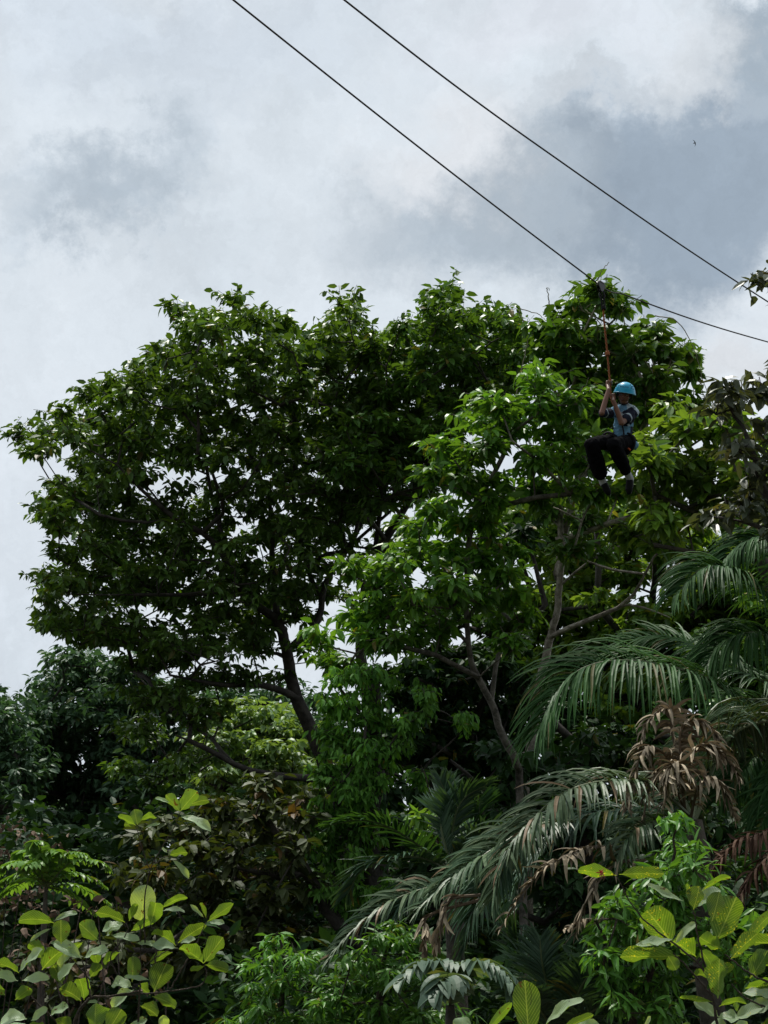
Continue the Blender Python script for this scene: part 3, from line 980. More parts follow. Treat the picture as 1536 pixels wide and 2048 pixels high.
far('forest_tree', 'shaded tree standing behind the forked grey stem of the young tree', 26, 29,
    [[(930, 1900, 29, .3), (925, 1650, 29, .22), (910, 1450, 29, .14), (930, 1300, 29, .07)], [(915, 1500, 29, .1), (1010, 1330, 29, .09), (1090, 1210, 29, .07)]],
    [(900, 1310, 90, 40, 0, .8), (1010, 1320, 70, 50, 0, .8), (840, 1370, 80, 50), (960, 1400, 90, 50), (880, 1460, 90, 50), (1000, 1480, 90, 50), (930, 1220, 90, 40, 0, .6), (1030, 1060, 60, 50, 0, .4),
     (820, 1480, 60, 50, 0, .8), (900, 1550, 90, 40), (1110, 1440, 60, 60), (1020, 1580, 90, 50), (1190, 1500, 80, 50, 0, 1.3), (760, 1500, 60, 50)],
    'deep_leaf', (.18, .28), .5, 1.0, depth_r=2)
far('forest_tree', 'dark tree rising behind the green palm at the edge of the clearing', 27, 30,
    [[(1560, 1900, 30, .3), (1560, 1500, 30, .22), (1540, 1200, 30, .1)]],
    [(1560, 1080, 80, 60), (1480, 1180, 80, 60), (1580, 1200, 80, 60), (1460, 1300, 80, 60), (1560, 1320, 90, 60), (1440, 1420, 90, 60), (1560, 1440, 90, 60), (1350, 1480, 90, 60), (1480, 1560, 100, 60), (1620, 1000, 60, 90)],
    'mid_leaf', (.18, .28), .55, 1.0, depth_r=2)

# ------------------------------------------------------------------ understorey trees
tree('understorey_tree', 'brownish-green tree under the big crown with a dark slanting limb', 'tree', 31, 16.5,
     [[(760, 2000, 16.5, .11), (700, 1880, 16.5, .10), (650, 1810, 16.5, .085), (610, 1740, 16.5, .07), (570, 1690, 16.5, .055), (520, 1620, 16.5, .035)],
      [(610, 1745, 16.5, .05), (560, 1755, 16.3, .04), (500, 1740, 16.1, .03), (430, 1720, 16, .015)],
      [(700, 1960, 16.5, .06), (600, 1930, 16.2, .045), (500, 1880, 16, .03), (440, 1850, 16, .015)]],
     [(430, 1600, 60, 24), (520, 1590, 60, 24), (590, 1600, 40, 30), (480, 1650, 80, 35, 0, 1.1), (580, 1660, 50, 35), (390, 1680, 60, 35), (330, 1660, 50, 30), (450, 1720, 70, 30), (560, 1730, 60, 30), (340, 1740, 60, 30),
      (270, 1750, 40, 30), (420, 1790, 80, 35), (530, 1800, 70, 35), (610, 1790, 50, 40), (450, 1860, 90, 30), (580, 1870, 70, 35), (300, 1830, 60, 40), (340, 1900, 80, 50), (500, 1930, 90, 40), (620, 1940, 60, 40), (240, 1920, 80, 60), (120, 1950, 90, 60)],
     'brown_green_leaf', 'dark_bark', depth_r=.9, tuft=.36, dens=.95, tw=7, per=6, L=(.13, .20), wr=.5, djit=.5, tip_r=.004, limit=.04)

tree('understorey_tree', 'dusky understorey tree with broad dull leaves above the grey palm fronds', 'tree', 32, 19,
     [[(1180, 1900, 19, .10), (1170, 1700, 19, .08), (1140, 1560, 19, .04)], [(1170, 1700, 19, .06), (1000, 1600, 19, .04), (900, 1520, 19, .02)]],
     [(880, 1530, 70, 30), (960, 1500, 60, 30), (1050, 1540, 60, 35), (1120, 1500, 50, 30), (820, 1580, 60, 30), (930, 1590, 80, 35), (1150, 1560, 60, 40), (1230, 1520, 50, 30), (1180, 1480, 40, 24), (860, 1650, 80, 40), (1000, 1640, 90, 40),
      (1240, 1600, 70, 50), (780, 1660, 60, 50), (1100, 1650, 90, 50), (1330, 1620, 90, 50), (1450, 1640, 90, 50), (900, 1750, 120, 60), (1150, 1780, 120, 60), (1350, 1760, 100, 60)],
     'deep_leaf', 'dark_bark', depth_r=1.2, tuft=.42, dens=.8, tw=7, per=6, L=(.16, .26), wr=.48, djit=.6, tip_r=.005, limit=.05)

tree('climbing_vine', 'curtain of a climber with bright hanging leaves below the young tree', 'climber', 33, 16.8,
     [[(735, 1980, 17.3, .16), (730, 1800, 17.3, .15), (735, 1600, 17.3, .14), (745, 1450, 17.3, .12), (750, 1340, 17.3, .08)],
      [(740, 1500, 17.3, .04), (690, 1540, 16.9, .02), (665, 1620, 16.7, .01)]],
     [(700, 1345, 50, 20), (750, 1350, 30, 20), (690, 1400, 45, 28), (740, 1420, 40, 26), (680, 1470, 42, 30), (725, 1500, 36, 30), (665, 1540, 38, 36), (700, 1580, 36, 30), (660, 1620, 34, 34), (650, 1690, 32, 34), (700, 1640, 30, 34), (740, 1560, 26, 40), (735, 1640, 24, 40),
      (680, 1740, 36, 30), (655, 1780, 26, 30), (705, 1700, 26, 30), (720, 1775, 26, 20), (680, 1830, 26, 30), (860, 1400, 26, 26, 0, .8), (820, 1440, 24, 26, 0, .7), (925, 1450, 16, 18), (830, 1550, 20, 20, 0, .6), (660, 1880, 22, 26), (770, 1775, 30, 14), (790, 1500, 24, 40, 0, .7)],
     'vine_leaf', 'dark_bark', depth_r=.5, tuft=.2, dens=1.45, tw=6, per=6, L=(.08, .145), wr=.38, droop=-.95, djit=.2, spread=.08, curl=(.1, .8), tip_r=.003, limit=.02, step=.25)

# ------------------------------------------------------------------ saplings
SAP = dict(depth_r=.4, tw=6, per=6, wr=.27, djit=.2, tip_r=.002, limit=.012, step=.2, tmpl='lance', curl=(.2, .9), spread=.05)
tree('sapling', 'slim-leaved sapling at the foot of the slanting dark limb', 'sapling', 41, 11.5,
     [[(560, 2080, 11.5, .03), (565, 1960, 11.5, .02), (560, 1880, 11.5, .01)]],
     [(550, 1880, 26, 16), (530, 1920, 40, 20), (590, 1910, 40, 20), (560, 1960, 60, 24), (520, 1990, 40, 20), (610, 1980, 40, 24), (560, 2030, 80, 26), (500, 2050, 50, 26), (640, 2040, 50, 26)],
     'sapling_leaf', 'twig_bark', L=(.10, .15), tuft=.16, dens=.75, **SAP)
tree('sapling', 'bushy slim-leaved sapling beneath the drooping palm tips', 'sapling', 42, 11,
     [[(760, 2080, 11, .04), (765, 1960, 11, .025), (770, 1860, 11, .01)]],
     [(780, 1850, 30, 14), (760, 1880, 50, 16), (820, 1890, 40, 18), (790, 1920, 60, 18), (720, 1920, 40, 16), (700, 1960, 50, 20), (780, 1970, 60, 20), (850, 1960, 40, 20), (740, 2010, 80, 22), (840, 2020, 60, 24), (660, 2010, 40, 24), (700, 2050, 60, 24), (800, 2060, 80, 24), (900, 2050, 60, 24)],
     'sapling_leaf', 'twig_bark', L=(.10, .15), tuft=.16, dens=.8, **SAP)
tree('sapling', 'leafy sapling with fresh green tiers beside the brown dead fronds', 'sapling', 43, 9.5,
     [[(1260, 2100, 9.5, .035), (1300, 1960, 9.5, .025), (1340, 1820, 9.5, .018), (1350, 1700, 9.5, .01), (1352, 1660, 9.5, .006)], [(1280, 2020, 9.5, .02), (1220, 1900, 9.5, .015), (1190, 1840, 9.5, .008)]],
     [(1355, 1655, 20, 12), (1350, 1690, 40, 18), (1380, 1720, 36, 18), (1340, 1735, 36, 20), (1380, 1770, 40, 18), (1330, 1780, 40, 20), (1250, 1790, 36, 16), (1220, 1820, 36, 20), (1270, 1840, 40, 20), (1330, 1840, 40, 20),
      (1220, 1870, 40, 20), (1280, 1890, 50, 22), (1210, 1920, 30, 18), (1330, 1900, 40, 26), (1240, 1950, 40, 20), (1300, 1960, 50, 24), (1250, 2010, 40, 22), (1320, 2020, 50, 24), (1400, 1840, 30, 24), (1440, 1900, 50, 30), (1500, 1850, 30, 30), (1460, 1960, 40, 30)],
     'sapling_leaf', 'twig_bark', L=(.10, .15), tuft=.14, dens=.75, **SAP)
tree('sapling', 'little yellow-green sapling on a tall bare switch beside the small palm', 'sapling', 44, 13,
     [[(905, 1900, 13, .015), (880, 1700, 13, .012), (865, 1640, 13, .01), (842, 1530, 13, .005)]],
     [(865, 1620, 16, 8), (885, 1640, 22, 10), (860, 1670, 16, 8), (850, 1640, 14, 8)],
     'feather_leaf', 'twig_bark', L=(.09, .14), tuft=.12, dens=.9, **dict(SAP, wr=.45, depth_r=.15))

# ------------------------------------------------------------------ countless undergrowth and the wooded slope
def mass(name, label, cat, seed, d, ybase, n, leaf, L, wr, dd, amp, step_px=60, x0=-700, x1=2300, ybot=2300, per=7):
    rng = np.random.default_rng(seed)
    xs = rng.uniform(x0, x1, n)
    ph = rng.uniform(0, 6.28, 6)
    top = ybase + sum(amp / (k + 1) * np.sin(xs / step_px / (k + 1) * 1.7 + ph[k]) for k in range(5))
    ys = top + (ybot - top) * rng.uniform(0, 1, n) ** 1.15
    ds = d + rng.uniform(-dd, dd, n) - (ys - ybase) / 900 * dd
    P = CAM + AX * ds[:, None] + RT * (ds * (xs - 768) / FPX)[:, None] + UP * (ds * (1024 - ys) / FPX)[:, None]
    ok = P[:, 2] > np.array([ground_z(a, b) for a, b in P[:, :2]]) - .1
    P = P[ok]
    V, Q, uv, ti = cluster(P, rng.normal(0, 1, (len(P), 3)) + UPV, rng, per, L, wr, 'splay', .25, (.1, .8), .5)
    o = link(name, make_mesh(name, V, Q, uv, ti), M[leaf])
    tag(o, label, cat, kind='stuff')


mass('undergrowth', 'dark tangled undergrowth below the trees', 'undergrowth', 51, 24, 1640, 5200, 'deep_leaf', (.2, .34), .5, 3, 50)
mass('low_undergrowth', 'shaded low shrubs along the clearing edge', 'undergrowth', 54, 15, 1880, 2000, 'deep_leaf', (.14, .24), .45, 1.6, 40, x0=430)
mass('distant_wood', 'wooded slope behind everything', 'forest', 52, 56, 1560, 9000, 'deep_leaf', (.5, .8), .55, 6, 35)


# ------------------------------------------------------------------ palms
def frond_mesh(pts, seed, n=46, Lm=.7, wd=.028, g=1.0, up=.35, ang=58, roll=0.0, r0=.02, bare=.12, taper=.45, segs=7, ragged=0.0, nup=None):
    rng = np.random.default_rng(seed)
    S = spline(pts, 60)
    t = nrm(np.gradient(S, axis=0))
    ups = np.array([0, 0, 1.0]) if nup is None else np.asarray(nup, float)
    side = nrm(np.cross(t, ups + np.array([.03, .02, 0])))
    nn = np.cross(side, t)
    cr, sr = math.cos(roll), math.sin(roll)
    side, nn = side * cr + nn * sr, nn * cr - side * sr
    tv, tq, tu, tt = tubes([(S, np.linspace(r0, r0 * .25, 60))], 5)
    f = np.repeat(np.linspace(bare, .995, n), 2) + rng.normal(0, .004, 2 * n)
    f = np.clip(f, bare * .8, 1)
    sd = np.tile([1.0, -1.0], n)
    if ragged:
        keep = rng.random(2 * n) > ragged * .5
        f, sd = f[keep], sd[keep]
    k = len(f)
    ix = np.clip((f * 59).astype(int), 0, 59)
    P, T_, SD, NN = S[ix], t[ix], side[ix] * sd[:, None], nn[ix]
    a = np.radians(ang - 28 * f + rng.normal(0, 5 + 14 * ragged, k))
    D = SD * np.sin(a)[:, None] + T_ * np.cos(a)[:, None] + NN * (up + rng.normal(0, .07 + .3 * ragged, k))[:, None]
    D = nrm(D)
    prof = np.minimum(1, .55 + 2.2 * (f - bare)) * (1 - (1 - taper) * np.maximum(0, (f - .45) / .55) ** 1.3)
    L = Lm * prof * rng.uniform(.88, 1.08, k) * (1 - ragged * rng.uniform(0, .6, k))
    seg = (L / (segs - 1))[:, None]
    wprof = np.array([.45, .95, 1.0, .92, .75, .45, .05])[:segs]
    nv = NN.copy()
    gg = g * (1 + rng.normal(0, .18 + .4 * ragged, k))
    rows = []
    p = P
    for s in range(segs):
        y = nrm(np.cross(nv, D))
        z = nrm(np.cross(D, y))
        w = (wd * .5 * wprof[s] * (.7 + .3 * prof))[:, None]
        rows.append(np.stack([p - y * w + z * w * .5, p, p + y * w + z * w * .5], 1))
        p = p + D * seg
        D = nrm(D - np.array([0, 0, 1.0]) * (gg[:, None] * seg / max(Lm, .01) * 1.6) + rng.normal(0, .02 + .1 * ragged, (k, 3)))
        nv = z
    V = np.stack(rows, 1).reshape(-1, 3)
    i, j = np.meshgrid(np.arange(segs - 1), np.arange(2), indexing='ij')
    q = np.stack([i * 3 + j, (i + 1) * 3 + j, (i + 1) * 3 + j + 1, i * 3 + j + 1], -1).reshape(-1, 4)
    Q = (q[None] + (np.arange(k) * segs * 3)[:, None, None]).reshape(-1, 4)
    uv = np.zeros((len(V), 2))
    ti = np.repeat(rng.uniform(0, 1, k), segs * 3)
    V, Q, uv, ti = join([(tv, tq, tu, tt), (V, Q, uv, ti)])
    mi = np.ones(len(Q), int)
    mi[:len(tq)] = 0
    return make_mesh('frond', V, Q, uv, ti, False, mi)


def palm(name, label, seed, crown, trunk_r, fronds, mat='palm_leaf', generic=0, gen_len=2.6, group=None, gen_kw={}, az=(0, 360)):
    """crown: (px,py,d); fronds: dicts with path in (px,py,d)"""
    c = W(*crown)
    gz = ground_z(c[0], c[1])
    root = empty(name, (c[0], c[1], gz), label, 'palm', group)
    rng = np.random.default_rng(seed)
    tp = spline([(c[0] + .1, c[1], gz - .2), (c[0] + .05, c[1], gz + (c[2] - gz) * .5), c], 14)
    rr = np.full(14, trunk_r) * (1 + .12 * np.sin(np.arange(14) * 2.1))
    rr[-1] *= .5
    V, Q, uv, ti = tubes([(tp, rr)], 10)
    link('trunk', make_mesh('trunk', V, Q, uv, None, True), M['mossy_bark'], root)
    for i, f in enumerate(fronds):
        kw = dict(f)
        path = kw.pop('path')
        mt = kw.pop('mat', mat)
        lab = kw.pop('label', None)
        pts = [W(*p) if len(p) == 3 else W(p[0], p[1], crown[2]) for p in path]
        me = frond_mesh(pts, seed * 100 + i, **kw)
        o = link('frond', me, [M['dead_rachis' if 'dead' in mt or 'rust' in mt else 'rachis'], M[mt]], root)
        if lab:
            o['label'] = lab
    for i in range(generic):
        a = math.radians(az[0] + (az[1] - az[0]) * (i + rng.uniform(-.3, .3)) / generic)
        el = rng.uniform(.3, 1.2)
        h = np.array([math.cos(a), math.sin(a), 0])
        L = gen_len * rng.uniform(.85, 1.1)
        pts = [c, c + h * L * .35 * math.cos(el) + UPV * L * .38 * math.sin(el), c + h * L * .75 * math.cos(el * .7) + UPV * L * (.42 * math.sin(el) - .02), c + h * L + UPV * L * (.3 * math.sin(el) - .28)]
        me = frond_mesh(pts, seed * 100 + 50 + i, **gen_kw)
        link('frond', me, [M['rachis'], M[mat]], root)
    return root


LONG = dict(n=110, Lm=.95, wd=.027, g=1.5, up=.22, ang=62, r0=.020, ragged=.10, roll=.6)
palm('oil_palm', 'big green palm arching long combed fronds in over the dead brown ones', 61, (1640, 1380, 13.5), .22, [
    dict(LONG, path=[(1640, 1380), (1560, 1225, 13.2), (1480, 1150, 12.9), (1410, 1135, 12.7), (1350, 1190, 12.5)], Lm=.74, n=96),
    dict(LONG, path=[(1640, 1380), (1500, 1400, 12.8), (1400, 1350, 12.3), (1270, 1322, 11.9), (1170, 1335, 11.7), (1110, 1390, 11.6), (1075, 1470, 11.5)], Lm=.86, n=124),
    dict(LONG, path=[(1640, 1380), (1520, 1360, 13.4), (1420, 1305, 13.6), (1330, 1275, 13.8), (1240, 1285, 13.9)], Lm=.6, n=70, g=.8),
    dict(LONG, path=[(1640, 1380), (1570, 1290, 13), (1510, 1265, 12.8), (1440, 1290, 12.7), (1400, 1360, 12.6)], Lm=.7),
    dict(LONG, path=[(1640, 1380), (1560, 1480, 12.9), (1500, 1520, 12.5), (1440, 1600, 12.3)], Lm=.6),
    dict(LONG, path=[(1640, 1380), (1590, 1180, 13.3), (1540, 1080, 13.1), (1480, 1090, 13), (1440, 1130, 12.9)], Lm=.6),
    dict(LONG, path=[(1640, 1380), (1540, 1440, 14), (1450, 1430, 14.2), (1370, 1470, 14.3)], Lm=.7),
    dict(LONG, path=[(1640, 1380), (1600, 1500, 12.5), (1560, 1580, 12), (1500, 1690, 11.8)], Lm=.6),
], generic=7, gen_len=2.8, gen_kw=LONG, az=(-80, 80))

GREY = dict(n=96, Lm=.52, wd=.029, g=1.1, up=.34, ang=58, r0=.016, mat='grey_palm_leaf', ragged=.18, roll=.42)
DEAD = dict(n=64, Lm=.27, wd=.033, g=1.6, up=.1, ang=60, r0=.013, mat='dead_palm_leaf', ragged=.9)
palm('fan_frond_palm', 'weathered palm with glossy grey-green arching fronds and ragged brown dead ones', 62, (1390, 1640, 11), .10, [
    dict(GREY, path=[(1390, 1640), (1310, 1575, 10.8), (1220, 1562, 10.5), (1130, 1585, 10.2), (1060, 1645, 10.0), (1010, 1720, 9.9), (990, 1800, 9.8)], n=98, Lm=.47),
    dict(GREY, path=[(1180, 1640, 11), (1080, 1650, 10.6), (1000, 1690, 10.3), (920, 1745, 10.1), (840, 1820, 10)], n=84, Lm=.42),
    dict(GREY, path=[(1000, 1740, 11.2), (900, 1765, 11), (800, 1795, 10.8), (720, 1850, 10.7), (655, 1925, 10.6)], n=70, Lm=.34, mat='grey_palm_leaf'),
    dict(GREY, path=[(1390, 1640), (1280, 1620, 11.2), (1150, 1640, 11), (1060, 1720, 10.9), (1010, 1840, 10.8)], n=80, Lm=.5, mat='deep_palm_leaf'),
    dict(GREY, path=[(1100, 1640, 11), (1020, 1690, 10.5), (960, 1790, 10.2), (930, 1900, 10.1)], n=70, Lm=.45, mat='deep_palm_leaf'),
    dict(GREY, path=[(1390, 1640), (1330, 1640, 10.7), (1270, 1660, 10.4), (1230, 1720, 10.2)], n=50, Lm=.4),
    dict(DEAD, path=[(1370, 1560), (1345, 1470, 11.2), (1340, 1420, 11.2), (1300, 1440, 11.1), (1275, 1500, 11)], label='brown dead frond folded over the top'),
    dict(DEAD, path=[(1370, 1570), (1360, 1470, 11), (1390, 1440, 11), (1430, 1470, 10.9), (1440, 1520, 10.8)], label='brown dead frond hanging to one side'),
    dict(DEAD, path=[(1380, 1600), (1380, 1520, 10.8), (1410, 1490, 10.7), (1450, 1515, 10.7), (1480, 1560, 10.6)], Lm=.3),
    dict(DEAD, path=[(1370, 1600), (1330, 1510, 10.9), (1290, 1500, 10.8), (1265, 1560, 10.7), (1255, 1620, 10.6)]),
    dict(DEAD, path=[(1370, 1620), (1340, 1560, 10.8), (1310, 1550, 10.7), (1290, 1620, 10.6), (1285, 1690, 10.5)]),
    dict(DEAD, path=[(1370, 1620), (1360, 1540, 10.6), (1340, 1540, 10.5), (1330, 1610, 10.4)], Lm=.3),
    dict(DEAD, path=[(1380, 1640), (1400, 1570, 10.6), (1440, 1570, 10.5), (1470, 1640, 10.4)]),
    dict(DEAD, path=[(1260, 1700, 10.4), (1180, 1695, 10.2), (1110, 1725, 10), (1050, 1780, 9.9), (1000, 1860, 9.8)], n=60, Lm=.26, label='tan dead frond drooping beneath the grey ones'),
    dict(DEAD, path=[(1290, 1720, 10.4), (1230, 1730, 10.2), (1180, 1790, 10), (1150, 1870, 9.9)], n=50, Lm=.3),
    dict(DEAD, path=[(1280, 1760, 10.4), (1220, 1830, 10.1), (1170, 1840, 10), (1130, 1860, 9.9)], n=30, Lm=.16),
    dict(DEAD, path=[(1600, 1640, 11), (1530, 1665, 10.8), (1470, 1690, 10.7), (1430, 1740, 10.6)], mat='rust_leaf', n=60, Lm=.34, label='rust-brown dead frond'),
    dict(DEAD, path=[(1620, 1690, 11), (1560, 1700, 10.6), (1510, 1740, 10.5), (1480, 1800, 10.4)], mat='rust_leaf', n=60, Lm=.32),
    dict(DEAD, path=[(960, 1790, 9.9), (900, 1800, 9.8), (882, 1850, 9.7), (870, 1905, 9.7)], n=40, Lm=.2, wd=.03, ang=20),
    dict(DEAD, path=[(960, 1800, 9.9), (860, 1830, 9.9), (850, 1870, 9.8), (848, 1910, 9.8)], n=30, Lm=.16, wd=.03, ang=20),
], generic=5, gen_len=2.2, gen_kw={k: v for k, v in GREY.items() if k != 'mat'}, mat='grey_palm_leaf', az=(20, 120))

DEEP = dict(n=60, Lm=.42, wd=.034, g=.35, up=.2, ang=60, r0=.014)
palm('small_palm', 'small dark-green palm with flat feathered fronds between the climber and the grey fronds', 63, (905, 1745, 12.5), .09, [
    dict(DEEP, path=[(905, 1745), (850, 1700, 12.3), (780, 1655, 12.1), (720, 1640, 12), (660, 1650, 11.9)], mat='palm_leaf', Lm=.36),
    dict(DEEP, path=[(905, 1745), (840, 1715, 12.1), (770, 1720, 11.9), (720, 1745, 11.8), (695, 1790, 11.8)], Lm=.42),
    dict(DEEP, path=[(905, 1745), (905, 1660, 12.6), (925, 1600, 12.6), (975, 1568, 12.6)], Lm=.36),
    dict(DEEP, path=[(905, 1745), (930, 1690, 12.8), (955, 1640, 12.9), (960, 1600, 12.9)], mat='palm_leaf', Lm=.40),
    dict(DEEP, path=[(905, 1745), (950, 1690, 12.4), (1000, 1660, 12.3), (1040, 1670, 12.2)], Lm=.4),
    dict(DEEP, path=[(905, 1745), (860, 1760, 12), (810, 1800, 11.7), (780, 1860, 11.6)], Lm=.4),
    dict(DEEP, path=[(905, 1745), (880, 1640, 12.6), (890, 1590, 12.7), (880, 1560, 12.7)], Lm=.3, g=.1),
], mat='deep_palm_leaf')

FISH = dict(n=17, Lm=.20, wd=.085, g=.9, up=.1, ang=70, r0=.010, taper=.7, bare=.05)
palm('fishtail_palm', 'low palm with broad pale grey-green leaflets along two short bowed fronds', 64, (900, 2010, 9), .05, [
    dict(FISH, path=[(900, 2010), (905, 1945, 9), (880, 1925, 8.9), (840, 1930, 8.8), (800, 1965, 8.7)]),
    dict(FISH, path=[(900, 2010), (925, 1945, 9), (960, 1925, 8.9), (1000, 1945, 8.8), (1030, 1990, 8.7)]),
    dict(FISH, path=[(900, 2010), (900, 1960, 8.8), (890, 1960, 8.6), (870, 1990, 8.5)]),
], mat='pale_palm_leaf')

palm('shade_palm', 'dark low palm in deep shade below the dead fronds', 65, (1120, 2080, 10), .07, [
    dict(DEEP, path=[(1120, 2080), (1100, 1990, 10), (1085, 1930, 9.9), (1080, 1880, 9.9)], Lm=.32, wd=.025),
    dict(DEEP, path=[(1120, 2080), (1150, 2000, 9.8), (1180, 1950, 9.7), (1230, 1930, 9.6)], Lm=.36, wd=.022),
    dict(DEEP, path=[(1120, 2080), (1160, 2040, 9.6), (1210, 2010, 9.5), (1260, 2010, 9.4)], Lm=.36, wd=.022),
    dict(DEEP, path=[(1120, 2080), (1080, 2020, 9.8), (1050, 1990, 9.7), (1020, 1990, 9.6)], Lm=.3),
    dict(DEEP, path=[(1120, 2080), (1050, 1930, 10.4), (1010, 1860, 10.5), (1000, 1830, 10.6)], Lm=.4),
], mat='deep_palm_leaf')

# ------------------------------------------------------------------ feathery shrub and brown tangle at the lower edge
FE = dict(n=17, Lm=.145, wd=.062, g=.8, up=.15, ang=75, r0=.008, taper=.55, bare=.1)
rngf = np.random.default_rng(77)
fr = []
for a, L_ in [(-10, 125), (15, 120), (35, 150), (52, 140), (75, 120), (95, 110), (118, 130), (140, 120), (160, 100), (180, 90), (-30, 110), (60, 90), (120, 90), (100, 150)]:
    a = math.radians(a)
    cx, cy = 92, 1775
    e = (cx + math.cos(a) * L_, cy - math.sin(a) * L_ * .62)
    k = rngf.uniform(-.5, .5)
    fr.append(dict(FE, path=[(cx, cy, 14), (cx + math.cos(a) * L_ * .4, cy - math.sin(a) * L_ * .42 - 14, 14 + k * .5), (e[0] - math.cos(a) * 25, e[1] + 2, 14 + k), (e[0], e[1] + 18, 14 + k)]))
fs = palm('feather_leaf_shrub', 'light-green shrub of feathery compound leaves at the edge above the big-leaved bush', 66, (92, 1775, 14), .03, fr, mat='feather_leaf')
fs['category'] = 'shrub'


def litter(name, label, seed, blobs, d, L, leaf, nper, dr=.5):
    """a tangle of thin stems hung with dry leaves"""
    rng = np.random.default_rng(seed)
    P, ch = [], []
    for b in blobs:
        c, rx, rz, dd = blob_world(b, d)
        n = int(nper * rx * rz * 12)
        P.append(c + nrm(rng.normal(0, 1, (n, 3))) * rng.uniform(0, 1, (n, 1)) ** .5 * np.array([rx, dr, rz]))
        for _ in range(max(3, n // 40)):
            e = c + nrm(rng.normal(0, 1, 3)) * np.array([rx, dr, rz])
            a = np.array([c[0] + rng.normal(0, .3), c[1], ground_z(c[0], c[1])])
            ch.append((spline([a, (a + e) / 2 + rng.normal(0, .15, 3), e], 12), np.linspace(.012, .004, 12)))
    P = np.concatenate(P)
    V, Q, uv, ti = cluster(P, rng.normal(0, 1, (len(P), 3)), rng, 4, L, .55, 'splay', .1, (.2, 1.2), .9)
    c0 = W(blobs[0][0], blobs[0][1], d)
    root = empty(name, (c0[0], c0[1], ground_z(c0[0], c0[1])), label, 'shrub')
    link('foliage', make_mesh('foliage', V, Q, uv, ti), M[leaf], root)
    V, Q, uv, ti = tubes(ch, 5)
    link('stem', make_mesh('stem', V, Q, uv, None, True), M['twig_bark'], root)


litter('withered_bush', 'withered bush of dry brown leaves behind the feathery shrub', 81, [(30, 1665, 50, 26), (90, 1685, 45, 22), (0, 1720, 40, 30), (30, 1800, 80, 40)], 16.5, (.06, .11), 'litter_leaf', 16)
litter('withered_bush', 'brown-leaved tangle between the feathery shrub and the big round leaves', 82, [(160, 1830, 50, 30), (120, 1880, 60, 36), (200, 1800, 30, 20), (60, 1930, 80, 50), (250, 1960, 90, 50)], 10, (.06, .10), 'litter_leaf', 14, .3)


